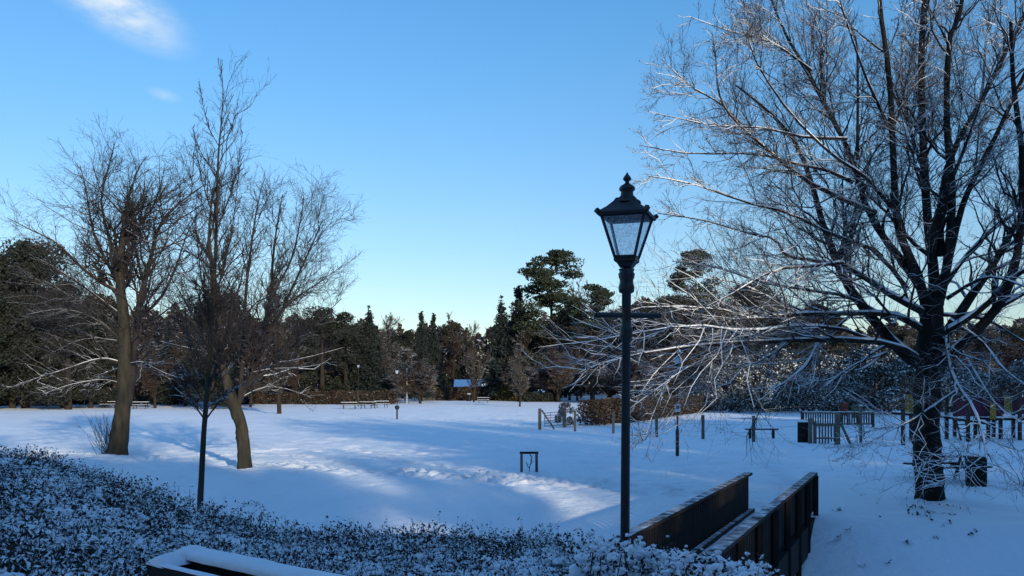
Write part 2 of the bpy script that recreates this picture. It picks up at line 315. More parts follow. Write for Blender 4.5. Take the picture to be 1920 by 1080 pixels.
trail([(5.8, 21), (3.5, 24.2), (-1.5, 27.2), (-6.5, 30.5), (-12, 34), (-22, 40)], .6, .09, .15, 2)
trail([(-20, 33), (-13, 36), (-7, 35), (-2, 31), (1.5, 27), (2.5, 24.5)], .4, .07, .12, 3)
trail([(6.5, 21), (8.5, 27), (10, 34), (14.5, 43)], .65, .08, .15, 4)
trail([(-15, 46), (-10, 38), (-5, 31), (-3.5, 28.3), (0, 27), (3, 25)], .35, .07, .12, 5)
trail([(-5, 30), (-4.2, 29.6), (-2.5, 28.6), (-3.6, 29.4), (-1.2, 27.5), (-2.2, 28.2), (0.6, 26.3), (-.6, 27.3)], .3, .10, .16, 6)
# snow heaped and broken round the big tree's foot
Z = Z+.12*np.exp(-((X-10.45)**2+(Y-21.9)**2)/1.6)*(vnoise(X, Y, .22, 12))
nx, ny = len(xs), len(ys); i = np.arange(ny-1)[:, None]*nx; j = np.arange(nx-1)
Fg = np.stack([i+j, i+j+1, i+nx+j+1, i+nx+j], -1).reshape(-1, 4)
me = make_mesh('snow_ground', np.stack([X, Y, Z], -1).reshape(-1, 3), [Fg], True); me.materials.append(M['field'])
og = bpy.data.objects.new('snow_ground', me); C.objects.link(og); tag(og, 'snow covered park field sloping down to a ditch in front', None, None, 'structure')

# ------------------------------------------------------------------ street lamps
def street_lamp(loc, label, lean=0.0, hgt=4.53, rot=26, near=True, bar=True):
    root = empty('street_lamp', loc, label, 'street lamp', 'black lantern street lamps'); root.rotation_euler = (0, lean, 0)
    H = hgt; n = 20 if near else 8
    zb = H-.70; ca = R(rot)
    MB().lathe([(.075, -.6), (.075, 1.0), (.068, 1.06), (.045, 1.12), (.036, 1.2), (.0315, zb-.55), (.046, zb-.53), (.048, zb-.46), (.036, zb-.44), (.034, zb-.2), (.056, zb-.19), (.060, zb-.15), (.052, zb-.13), (.050, zb-.10), (.058, zb-.08), (.062, zb-.055), (.05, zb-.04), (.06, zb-.02), (.0, zb-.01)], n=n).build('pole', M['black_iron'], root, True)
    if bar:
        MB().tube([(-.22, -.01, zb-.36), (.24, .01, zb-.36)], .020, 8).lathe([(0, -.02), (.02, -.012), (.02, .012), (0, .02)], (-.225, -.01, zb-.36), 8).lathe([(0, -.02), (.02, -.012), (.02, .012), (0, .02)], (.245, .01, zb-.36), 8).build('ladder_bar', M['black_iron'], root)
    # base cup, frame, glass, roof: square lantern
    cup = MB().lathe([(.03, 0), (.06, .0), (.085, .03), (.112, .045), (.115, .065), (.105, .07), (.0, .075)], (0, 0, zb-.01), 4, ca)
    cup.build('lantern_base', M['black_iron'], root)
    z0 = zb+.062; z1 = H-.33; r0 = .103; r1 = .225
    fr = MB()
    cs = [np.array([math.cos(ca+k*math.pi/2), math.sin(ca+k*math.pi/2), 0]) for k in range(4)]
    for c in cs: fr.beam(c*r0+[0, 0, z0], c*r1+[0, 0, z1], .016, .016)
    for k in range(4):
        fr.beam(cs[k]*r0+[0, 0, z0+.006], cs[(k+1) % 4]*r0+[0, 0, z0+.006], .012, .016); fr.beam(cs[k]*r1+[0, 0, z1-.01], cs[(k+1) % 4]*r1+[0, 0, z1-.01], .012, .022)
    fr.build('lantern_frame', M['black_iron'], root)
    for k in range(4):
        a, b = cs[k], cs[(k+1) % 4]; off = -nrm(a+b)*.004
        g = MB().add([a*r0+off+[0, 0, z0], b*r0+off+[0, 0, z0], b*r1+off+[0, 0, z1], a*r1+off+[0, 0, z1]], np.array([[0, 1, 2, 3]]))
        g.build('glass_pane', M['glass' if near else 'glass_far'], root)
    rf = MB().lathe([(.0, 0.012), (.235, .012), (.252, -.012), (.262, -.006), (.262, .010), (.245, .022), (.175, .062), (.118, .105), (.098, .13)], (0, 0, z1), 4, ca)
    for c in cs: rf.add(*ear(c, z1)) if False else rf.beam(c*.235+[0, 0, z1+.004], c*.268+[0, 0, z1+.028], .03, .03)
    rf.build('lantern_roof', M['black_iron'], root)
    zt = z1+.12
    MB().lathe([(.105, -.012), (.098, .004), (.075, .016), (.066, .03), (.048, .045), (.045, .075), (.058, .085), (.060, .098), (.050, .115), (.026, .130), (.014, .140), (.016, .150), (.030, .162), (.031, .172), (.024, .185), (.012, .20), (.004, .215), (0, .222)], (0, 0, zt-.012), n).build('finial', M['black_iron'], root, True)
    return root
def ear(c, z): return None
lx, ly = (1169-960)/F*6.5, 6.5
l1 = street_lamp((lx, ly, 0.0), 'large black lantern street lamp standing close in front of the bridge', lean=.006, hgt=4.56)
lz = gz(lx, ly)
d2 = 36.2; l2 = street_lamp(((1270-960)/F*d2, d2, gz((1270-960)/F*d2, d2)), 'black lantern lamp carrying a small white sign plate on its post beyond the bridge', hgt=4.4, rot=20, near=False, bar=False)
sg = MB().box((0, -.07, 1.98), (.24, .02, .32)).build('sign_plate', M['white_paint'], l2)
MB().box((0, -.083, 2.0), (.12, .005, .14)).build('sign_mark', M['metal_grey'], sg)
d3 = 74.0; l3 = street_lamp(((744.5-960)/F*d3, d3, gz((744.5-960)/F*d3, d3)), 'small distant black lantern lamp standing in open snow with a thick collar near its foot', hgt=4.4, rot=45, near=False, bar=False)
MB().lathe([(.0, .75), (.14, .78), (.2, .9), (.2, 1.0), (.14, 1.08), (0, 1.1)], n=10).build('collar', M['black_iron'], l3)
d4 = 112.; l4 = street_lamp(((672-960)/F*d4, d4, gz(-19, d4)), 'tiny far lantern lamp rising behind the long dark hedge', hgt=5.6, rot=45, near=False, bar=False)

# ------------------------------------------------------------------ footbridge
bd = nrm(np.array([.425, .905, 0])); bp_ = np.array([bd[1], -bd[0], 0])        # along, across (to the right)
LF = np.array([5.36, 20.0, 0]); RF = np.array([6.86, 20.05, 0]); BL = 10.6
bridge = empty('footbridge', (0, 0, 0), 'dark timber footbridge with snow dusted handrails leading over the ditch', 'footbridge')
for side, P0 in ((-1, LF), (1, RF)):
    hr = MB(); n = 14
    P1 = P0-bd*BL
    outw = bp_*side
    hr.beam(P0+[0, 0, .93]+bd*.12, P1+[0, 0, .93], .17, .055)
    hr.build('handrail', M['wood_rail'], bridge)
    snowcap = MB(); pts = []
    for seg in range(60):
        pass
    pn = MB(); k = 0; t = 0.02
    while t < BL-.1:
        p = P0-bd*t; pn.box(p+[0, 0, .06+.42], (.103, .022, .80), rz=math.atan2(bd[1], bd[0])); t += .14
    pn.build('palings', M['wood_dark'], bridge)
    for q in np.arange(0.05, BL, 1.5):
        p = P0-bd*q+outw*.065; zb = -1.2 if side > 0 else -1.2
        MB().beam(p+[0, 0, zb], p+[0, 0, .90], .09, .09).build('post', M['wood_dark'], bridge)
    kb = MB(); kb.beam(P0-outw*.09+[0, 0, .09]+bd*.1, P1-outw*.09+[0, 0, .09], .10, .12); kb.build('kerb_board', M['wood_rail'], bridge)
    gb = MB(); gb.beam(P0+outw*.03+[0, 0, -.34], P1+outw*.03+[0, 0, -.34], .10, .62)
    gb.build('girder', M['wood_dark'], bridge)
mid = (LF+RF)/2; w = float(np.dot(RF-LF, bp_))
dk = MB(); dk.beam(mid+bd*.15+[0, 0, -.03], mid-bd*BL+[0, 0, -.03], w-.05, .06); dk.build('deck', M['wood_dark'], bridge)
# snow on the deck, a lumpy strip
nu, nv = 90, 12; uu = np.linspace(0, BL+.1, nu); vv = np.linspace(-.5, .5, nv)*(w-.12)
A, B = np.meshgrid(uu, vv); zz = .06+.02*vnoise(A, B, .3, 2)+.012*vnoise(A, B, .12, 3); zz *= 1-((np.abs(B)/(w/2))**6)*.5
Pm = (mid+bd*.12)[None, None]-bd*A[..., None]+bp_*B[..., None]; Pm[..., 2] += zz
i = np.arange(nv-1)[:, None]*nu; j = np.arange(nu-1); MB().add(Pm.reshape(-1, 3), np.stack([i+j, i+j+1, i+nu+j+1, i+nu+j], -1).reshape(-1, 4)).build('deck_snow', M['snow'], bridge, True)

# ------------------------------------------------------------------ near bench back with thick snow (bottom left)
be = empty('bench', (0, 0, 0), 'dark wooden bench seen from behind with thick snow along its back', 'bench')
A0 = np.array([-1.62, 3.96]); B0 = A0+1.95*np.array([.785, -.62]); e = nrm(B0-A0); nn = np.array([-e[1], e[0]])   # nn points away from camera
if nn[1] < 0: nn = -nn
L = float(np.linalg.norm(B0-A0)); ang = math.atan2(e[1], e[0]); zt = 2.215
def bp2(s, t, z): return np.array([A0[0]+e[0]*s+nn[0]*t, A0[1]+e[1]*s+nn[1]*t, z])
gb_ = gz(*A0)
MB().box(bp2(L/2, .0, zt-.17), (L, .035, .30), rz=ang).box(bp2(L/2, .0, zt-.42), (L, .03, .14), rz=ang).build('backrest', M['wood_dark'], be)
MB().box(bp2(L/2, .16, zt-.035), (L, .09, .06), rz=ang).build('top_rail', M['wood_dark'], be)
for s in (.05, 1.0, L-.05):
    MB().box(bp2(s, .08, (zt-.04+gb_-.3)/2), (.09, .12, zt-.04-gb_+.3), rz=ang).build('leg', M['wood_dark'], be)
MB().box(bp2(L/2, .38, zt-.48), (L, .42, .04), rz=ang).build('seat', M['wood_dark'], be)
def snow_loaf(s0, s1, t0, t1, z, h, seed):
    n, m = max(8, int((s1-s0)/.02)), 13; b = MB(); V = []
    for a in range(n):
        s = s0+(s1-s0)*a/(n-1); endf = min(1, (min(a, n-1-a))/3.0)**.5
        for k in range(m):
            th = math.pi*k/(m-1); hh = h*(.8+.4*float(vnoise(s, seed, .13, seed)))*endf
            tt = (t0+t1)/2+(t1-t0)/2*(-math.cos(th))*(1+.10*float(vnoise(s, k*.3, .09, seed+3)-.5)); V.append(bp2(s, tt, z+hh*math.sin(th)**.6))
    i = np.arange(n-1)[:, None]*m; j = np.arange(m-1)
    return np.array(V), np.stack([i+j, i+j+1, i+m+j+1, i+m+j], -1).reshape(-1, 4)
sb = MB(); sb.add(*snow_loaf(-.02, L+.05, .095, .235, zt-.012, .045, 5)); sb.add(*snow_loaf(0, L, -.022, .02, zt-.024, .008, 6))
sb.add(*snow_loaf(-.025, .13, -.02, .16, zt-.03, .045, 8)); sb.add(*snow_loaf(.90, 1.08, -.015, .16, zt-.04, .045, 9)); sb.add(*snow_loaf(0, L, .2, .6, zt-.46, .06, 7))
sb.build('snow_cover', M['snow'], be, True)

# ------------------------------------------------------------------ foreground shrubs
SX = [-200, 0, 60, 120, 200, 330, 400, 470, 640, 850, 1000, 1100, 1200, 1290, 1400, 1500]
SY = [838, 856, 866, 884, 910, 952, 968, 993, 1009, 1017, 1014, 1026, 1034, 1054, 1074, 1110]
SD = [14, 13.5, 13.2, 13, 12.6, 12, 11.8, 11.6, 11.2, 11, 10.6, 10.2, 9.2, 8.6, 8.2, 8]
def hedge_top(X, Y):
    """height of the shrub canopy at plan position, from its far edge towards the camera"""
    px = 960+X/np.maximum(Y, 1)*F; D = np.interp(px, SX, SD); sy = np.interp(px, SX, SY)
    ze = CAMZ-(sy-HZ)/F*D
    s = np.clip((D-Y)/D, 0, 1)
    z = ze+0.10*s+.16*(vnoise(X, Y, 1.1, 21)-.5)+.10*(vnoise(X, Y, .45, 22)-.5)
    return z, D
def shrub(name, label, pxlo, pxhi, dlo, nleaf, nstem, nclump, leafs=.022, clump=.035, cat='shrub', npad=420):
    root = empty(name, (0, 0, 0), label, cat, 'snow covered shrubs on the near bank')
    def pts(K, low=.0, spread=.28):
        px = rng.uniform(pxlo, pxhi, K); D = np.interp(px, SX, SD); s = rng.random(K)**.9; d = dlo+(D-dlo)*s; d = D-(D-dlo)*s
        d = np.where(rng.random(K) < .25, D-rng.random(K)*.8, d)
        x = (px-960)/F*d; z, _ = hedge_top(x, d); ks = (px < 255) | (px > 900) | (d > np.interp(px, [255, 900], [4.9, 3.9])); return np.stack([x, d, z], 1)[ks]
    Cn = pts(nleaf); Cn = Cn[vnoise(Cn[:, 0], Cn[:, 1], .7, 51)+.5*vnoise(Cn[:, 0], Cn[:, 1], .25, 52) > rng.uniform(.35, .75, len(Cn))]; Cn[:, 2] -= rng.exponential(.13, len(Cn))-.05; V, Fq = quads(Cn, leafs*(.55+1.1*vnoise(Cn[:, 0], Cn[:, 1], .5, 44))*rng.uniform(.6, 1.4, len(Cn)), .55, .25)
    MB().add(V, Fq).build('leaves', M['leaf_near'], root)
    B = pts(nstem); nstem = len(B); B[:, 2] -= rng.uniform(.35, .8, nstem); Lr = rng.uniform(.3, .75, nstem)
    d = nrm(np.stack([rng.normal(0, .55, nstem), rng.normal(0, .45, nstem), np.ones(nstem)], 1)); s = np.linspace(0, 1, 5)[None, :, None]
    P = B[:, None]+d[:, None]*s*Lr[:, None, None]+rng.normal(0, .03, (nstem, 1, 3))*s**2; P[:, 1:] += rng.normal(0, .008, (nstem, 4, 3))
    top, _ = hedge_top(P[:, -1, 0], P[:, -1, 1]); ex = np.minimum(0, top+.10+rng.exponential(.035, nstem)-P[:, -1, 2]); P[..., 2] += ex[:, None]
    Rr = np.full((nstem, 1), .0035)*np.linspace(1.4, .6, 5)[None]
    Q, rq = spawn(P, Rr, 3.0, .3, 45, .4, .2, .0, rmin=.0022, N=4)
    MB().tubes(P, Rr, 4).tubes(Q, rq, 3).build('stems', M['stem_near'], root)
    # leaves on the twig ends
    E = np.concatenate([P[:, -1], Q[:, -1], Q[:, -2]]); E = np.repeat(E, 2, 0)+rng.normal(0, .018, (len(E)*2, 3)); V, Fq = quads(E, leafs*.9, .5, .2)
    MB().add(V, Fq).build('tip_leaves', M['leaf_near'], root)
    # clumps of snow caught in the canopy
    Cn = pts(nclump); Cn[:, 2] -= rng.exponential(.08, len(Cn))-.02
    Cn = Cn[vnoise(Cn[:, 0], Cn[:, 1], .9, 33)*.6+.7*vnoise(Cn[:, 0], Cn[:, 1], .35, 30)+.3*vnoise(Cn[:, 0], Cn[:, 1], .12, 31) > .78]; K = len(Cn)
    ico_v, ico_f = ICO; s = clump*np.minimum(rng.lognormal(-.5, .65, K), 2.2); sv = ico_v[None]*(1+rng.normal(0, .22, (K, len(ico_v), 1)))*s[:, None, None]*np.stack([rng.uniform(.8, 1.5, K), rng.uniform(.8, 1.5, K), rng.uniform(.45, .75, K)], 1)[:, None]
    V = (Cn[:, None]+sv).reshape(-1, 3); Fq = (ico_f[None]+np.arange(K)[:, None, None]*len(ico_v)).reshape(-1, 3)
    mb = MB().add(V, Fq); Cp = pts(npad); Kp = len(Cp); Cp[:, 2] -= .03; sp = rng.uniform(.05, .13, Kp)
    sv = ico_v[None]*(1+rng.normal(0, .16, (Kp, len(ico_v), 1)))*sp[:, None, None]*np.stack([rng.uniform(.9, 1.8, Kp), rng.uniform(.8, 1.4, Kp), rng.uniform(.3, .5, Kp)], 1)[:, None]
    mb.add((Cp[:, None]+sv).reshape(-1, 3), (ico_f[None]+np.arange(Kp)[:, None, None]*len(ico_v)).reshape(-1, 3)).build('snow_clumps', M['snow'], root, True)
    return root
def icosphere(sub=1):
    import bmesh
    bm = bmesh.new(); bmesh.ops.create_icosphere(bm, subdivisions=sub, radius=1); V = np.array([v.co[:] for v in bm.verts]); Fx = np.array([[v.index for v in f.verts] for f in bm.faces]); bm.free(); return V, Fx
ICO = icosphere(2)
shrub('shrub', 'dense snowy shrub mass rising at the lower left corner', -320, 470, 4.3, 110000, 9000, 60000, clump=.028)
shrub('shrub', 'low snowy shrub running along the ditch between the bench and the bridge', 470, 1130, 6.0, 60000, 6000, 40000, clump=.028)
# round snow-capped flower heads in front of the bridge
root = empty('shrub', (0, 0, 0), 'shrub with snow capped flower heads in front of the bridge', 'shrub', 'snow covered shrubs on the near bank')
K = 460; px = rng.uniform(1095, 1440, K); sy = np.interp(px, SX, SY)+4; D = np.interp(px, SX, SD)*rng.uniform(.56, 1.0, K); py = sy+rng.exponential(36, K)
tops = np.stack([(px-960)/F*D, D, CAMZ-(py-HZ)/F*D], 1)
Bs = tops.copy(); Bs[:, 2] -= rng.uniform(.5, .9, K); Bs[:, :2] += rng.normal(0, .12, (K, 2)); s = np.linspace(0, 1, 5)[None, :, None]
P = Bs[:, None]*(1-s)+tops[:, None]*s; P[:, 1:-1] += rng.normal(0, .012, (K, 3, 3)); Rr = np.full((K, 5), .004); Q, rq = spawn(P, Rr, 4, .3, 40, .35, .3, 0, rmin=.0025, N=4)
MB().tubes(P, Rr, 5).tubes(Q, rq, 3).build('stems', M['stem_near'], root)
E = np.concatenate([tops[rng.integers(0, K, 9000)]+rng.normal(0, .05, (9000, 3)), Q[:, -1], Q[:, -2]]); V, Fq = quads(E, .018, .6); MB().add(V, Fq).build('flower_heads', M['leaf_near'], root)
ends = np.concatenate([tops+[0, 0, .02], tops+rng.normal(0, .045, tops.shape), tops+rng.normal(0, .05, tops.shape), tops+rng.normal(0, .05, tops.shape), Q[rng.random(len(Q)) < .8][:, -1]]); K2 = len(ends)
iv, if_ = ICO; s = .0028*np.repeat(1, K2)*np.clip(ends[:, 1], 4, 9)*rng.lognormal(0, .4, K2); sv = iv[None]*(1+rng.normal(0, .18, (K2, len(iv), 1)))*s[:, None, None]*np.array([1.15, 1.15, .8])
MB().add((ends[:, None]+sv).reshape(-1, 3), (if_[None]+np.arange(K2)[:, None, None]*len(iv)).reshape(-1, 3)).build('snow_caps', M['snow'], root, True)

# ------------------------------------------------------------------ traced trees
def limb(d, pts, r0, r1, dep=0.0, n=12, dpow=1.3):
    """pts = list of (px,py); dep = how far the limb's tip lies behind (+) or before (-) the trunk"""
    m = len(pts); P = np.array([at(p[0], p[1], d+dep*(k/(m-1))**dpow) for k, p in enumerate(pts)])
    P = resample(P, n); return P, r0+(r1-r0)*np.linspace(0, 1, n)**.8
def stack(lst): return np.stack([a for a, b in lst]), np.stack([b for a, b in lst])
# --- big tree on the right
TD = 22.3; bt = empty('bare_tree', (10.6, TD, 0), 'big spreading bare tree with snow lined limbs and a black trunk at the right', 'tree')
def rel(P, o): P = P.copy(); P -= np.array(o.location[:]); return P
tr = [limb(TD, [(1746, 985), (1745, 940), (1740, 880), (1737, 800), (1740, 720), (1742, 660), (1746, 600), (1748, 560)], .38, .26, 0, 18)]
tr[0][1][:4] = [.56, .44, .37, .345]
main = [
 ([(1746, 610), (1752, 540), (1746, 470), (1738, 400), (1730, 250), (1727, 100), (1735, -20), (1742, -140)], .21, .06, .4),
 ([(1742, 600), (1722, 520), (1695, 460), (1680, 400), (1675, 300), (1668, 150), (1652, 30), (1640, -100)], .18, .05, -1.2),
 ([(1738, 560), (1700, 500), (1660, 450), (1625, 390), (1598, 300), (1560, 220), (1515, 135), (1470, 60), (1440, -20)], .15, .03, 1.6),
 ([(1725, 680), (1692, 662), (1635, 597), (1587, 531), (1565, 479), (1539, 409), (1515, 320), (1480, 250), (1430, 200), (1380, 160)], .22, .03, 3.0),
 ([(1748, 660), (1788, 605), (1828, 545), (1866, 490), (1905, 420), (1945, 350), (1980, 260)], .20, .05, 1.5),
 ([(1750, 600), (1772, 520), (1782, 430), (1785, 350), (1778, 288), (1775, 194), (1779, 78), (1802, 20), (1815, -90)], .17, .05, -1.5),
 ([(1765, 480), (1763, 404), (1780, 300), (1841, 187), (1880, 109), (1925, 20), (1950, -60)], .13, .04, 1.0),
 ([(1772, 520), (1800, 400), (1825, 338), (1868, 253), (1925, 130), (1960, 60)], .12, .04, -1.8),
 ([(1755, 690), (1824, 627), (1885, 553), (1911, 450), (1917, 300), (1900, 160), (1895, 40)], .20, .05, -1.2),
 ([(1760, 630), (1840, 580), (1900, 520), (1980, 480), (2080, 430)], .12, .03, -2.5),
 ([(1755, 560), (1820, 470), (1900, 400), (1990, 340)], .10, .03, 2.2)]
mid_ = [
 ([(1722, 672), (1670, 645), (1561, 636), (1452, 640), (1342, 645), (1211, 662), (1124, 684), (1085, 700)], .11, .016, -3.0),
 ([(1662, 662), (1600, 685), (1543, 726)], .05, .01, -2),
 ([(1420, 640), (1382, 651), (1299, 684), (1246, 719), (1185, 763)], .045, .01, -3.5),
 ([(1740, 625), (1700, 600), (1657, 588), (1561, 588), (1474, 590), (1408, 597), (1342, 579), (1224, 575), (1170, 585)], .11, .014, -1.5),
 ([(1735, 600), (1723, 579), (1684, 562), (1644, 535), (1596, 505), (1574, 492), (1495, 503), (1452, 505), (1386, 544), (1325, 575)], .12, .016, -1.6),
 ([(1590, 502), (1517, 487), (1474, 479), (1452, 448), (1408, 439), (1320, 413), (1233, 400)], .06, .012, .4),
 ([(1545, 632), (1535, 640), (1513, 680), (1474, 715), (1443, 732)], .05, .012, -3.2),
 ([(1765, 650), (1775, 632), (1780, 684), (1797, 724), (1824, 763), (1842, 810), (1850, 860)], .085, .02, -3.6),
 ([(1797, 730), (1747, 763), (1710, 788), (1669, 807), (1631, 829), (1590, 848)], .045, .008, -3.8),
 ([(1600, 342), (1549, 319), (1491, 307), (1413, 288), (1297, 288), (1199, 272)], .06, .012, .8),
 ([(1643, 400), (1530, 350), (1452, 292), (1398, 241), (1351, 194), (1297, 163), (1240, 110)], .07, .012, 1.5),
 ([(1452, 292), (1374, 222), (1347, 171), (1343, 117), (1335, 60)], .045, .012, 1.6),
 ([(1573, 249), (1530, 167), (1491, 105), (1433, 58), (1390, 0)], .05, .012, 2.0),
 ([(1541, 180), (1541, 113), (1538, 58), (1503, -10)], .05, .012, 2.2),
 ([(1608, 300), (1608, 253), (1608, 117), (1600, 58), (1561, -10)], .055, .012, -1.0),
 ([(1522, 132), (1452, 82), (1398, 66), (1355, 54), (1290, 30)], .04, .010, 2.4),
 ([(1588, 260), (1510, 257), (1430, 240), (1340, 235), (1240, 215)], .05, .010, -.6),
 ([(1700, 540), (1640, 470), (1560, 440), (1480, 400), (1400, 380), (1300, 345), (1215, 330)], .07, .012, -1.0),
 ([(1680, 610), (1600, 560), (1520, 545), (1430, 530), (1340, 500), (1260, 490)], .06, .012, 2.0),
 ([(1660, 650), (1590, 620), (1500, 610), (1400, 620), (1300, 610), (1190, 625), (1110, 640)], .06, .010, -4.2),
 ([(1520, 590), (1450, 560), (1380, 530), (1310, 520)], .04, .010, -1.0),
 ([(1680, 400), (1620, 330), (1560, 290), (1480, 210), (1420, 120), (1400, 60)], .06, .012, -2.6),
 ([(1672, 250), (1630, 160), (1600, 80), (1575, 0)], .05, .012, -2.8),
 ([(1735, 330), (1700, 220), (1690, 120), (1700, 0)], .06, .014, 2.6),
 ([(1740, 440), (1800, 300), (1840, 180), (1850, 60), (1870, -20)], .07, .014, 3.0),
 ([(1780, 600), (1840, 640), (1880, 690), (1920, 720), (1970, 750)], .06, .012, -2.8),
 ([(1765, 590), (1850, 600), (1920, 640), (1990, 660)], .06, .012, 1.8),
 ([(1775, 560), (1850, 520), (1930, 540), (2000, 560)], .06, .012, -3.2),
 ([(1800, 650), (1830, 700), (1870, 760), (1930, 800)], .035, .008, -4.0),
 ([(1846, 820), (1880, 835), (1925, 850), (1980, 870)], .022, .007, -4.4),
 ([(1842, 800), (1810, 850), (1770, 862), (1725, 868)], .018, .006, -4.2),
 ([(1848, 850), (1810, 880), (1760, 905)], .016, .006, -4.0),
 ([(1850, 850), (1880, 880), (1905, 905), (1935, 925)], .018, .006, -4.4),
 ([(1660, 662), (1620, 690), (1580, 700), (1540, 715), (1500, 708)], .035, .008, -1.0),
 ([(1300, 684), (1260, 700), (1225, 775), (1215, 805), (1204, 830)], .012, .004, -3.4),
]
P0, R0 = stack([limb(TD, a, b, c, e, 14) for a, b, c, e in main]); P1, R1 = stack([limb(TD, a, b, c, e, 12) for a, b, c, e in mid_])
R0 = R0*.80; R1 = R1*.92
# the mid limbs that start on another limb take their depth from their own ramp; side branches by rule
Qm, Rm = spawn(P0, R0, 14, .25, 44, .34, .20, .10, rk=.45, rmin=.016, N=8, wig=.05, taper=.1)
lvl1P = np.concatenate([resample_all for resample_all in [np.stack([resample(p, 8) for p in P1]), Qm]]); lvl1R = np.concatenate([np.stack([np.interp(np.linspace(0, 1, 8), np.linspace(0, 1, 12), r) for r in R1]), Rm])
Q2, R2 = spawn(lvl1P, lvl1R, 10.5, .10, 42, .38, .05, .06, rk=.45, rmin=.0085, N=6, wig=.07, tl=.65)
Qx, Rx = spawn(np.stack([resample(p, 8) for p in P1]), lvl1R[:len(P1)], 6, .70, 34, .14, .05, .05, rk=.6, rmin=.0075, N=6, wig=.07, tl=.3); Q2 = np.concatenate([Q2, Qx]); R2 = np.concatenate([R2, Rx])
Q3, R3 = spawn(Q2, R2, 5.4, .12, 42, .52, .05, .05, rk=.55, rmin=.0050, N=5, wig=.07)
Q4, R4 = spawn(Q3, R3, 4.1, .15, 45, .5, .05, .05, rk=.7, rmin=.0038, N=4, wig=.09)
def thin(Q, Rr, keep):
    mL = (Q[:, 0, 2] < 5.8) & (rng.random(len(Q)) < .48); Q = Q[~mL]; Rr = Rr[~mL]
    low = (Q[:, -1, 2] < 2.6) & (Q[:, 0, 0] > 8.5); m = (Q[:, -1, 2] > .25) & (~low | (rng.random(len(Q)) < keep)); return Q[m], Rr[m]
def clear_of(Q, Rr, px, py, rad):
    X_p = 960+Q[..., 0]/Q[..., 1]*F; Y_p = HZ-(Q[..., 2]-CAMZ)/Q[..., 1]*F
    m = (np.hypot(X_p-px, Y_p-py) > rad).all(1); return Q[m], Rr[m]
Q3, R3 = clear_of(Q3, R3, 1270, 672, 20); Q4, R4 = clear_of(Q4, R4, 1270, 672, 20)
Q4, R4 = thin(Q4, R4, .25); Q3, R3 = thin(Q3, R3, .4)
ob = bt
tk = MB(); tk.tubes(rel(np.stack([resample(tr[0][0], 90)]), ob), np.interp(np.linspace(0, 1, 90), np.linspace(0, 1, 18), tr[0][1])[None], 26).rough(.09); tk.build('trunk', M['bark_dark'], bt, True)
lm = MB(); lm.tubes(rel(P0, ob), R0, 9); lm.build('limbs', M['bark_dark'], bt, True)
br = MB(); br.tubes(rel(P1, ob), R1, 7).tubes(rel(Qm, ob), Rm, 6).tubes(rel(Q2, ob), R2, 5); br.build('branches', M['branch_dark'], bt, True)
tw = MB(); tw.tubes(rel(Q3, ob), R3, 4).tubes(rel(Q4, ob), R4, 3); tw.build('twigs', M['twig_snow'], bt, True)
buds = Q4[rng.random(len(Q4)) < .35][:, -1]; V, Fq = quads(rel(buds, ob), .016, .6); MB().add(V, Fq).build('buds', M['twig_brown'], bt)
sn = MB()
for Pq, Rq, sd, kk in ((P0, R0*1.06, 6, 1), (P1, R1, 6, 1), (Qm, Rm, 5, .9), (Q2, R2, 4, .85)):
    a, b = snow_tubes(rel(Pq, ob), Rq, .82, .5, .005, .22, kk); sn.tubes(a, b, sd)
a, b = snow_tubes(rel(Q3, ob), R3, .8, .7, .002, .45, .45); sn.tubes(a, b, 3)
sn.build('branch_snow', M['snow'], bt, True)
print('big tree twigs', len(Q3), len(Q4))
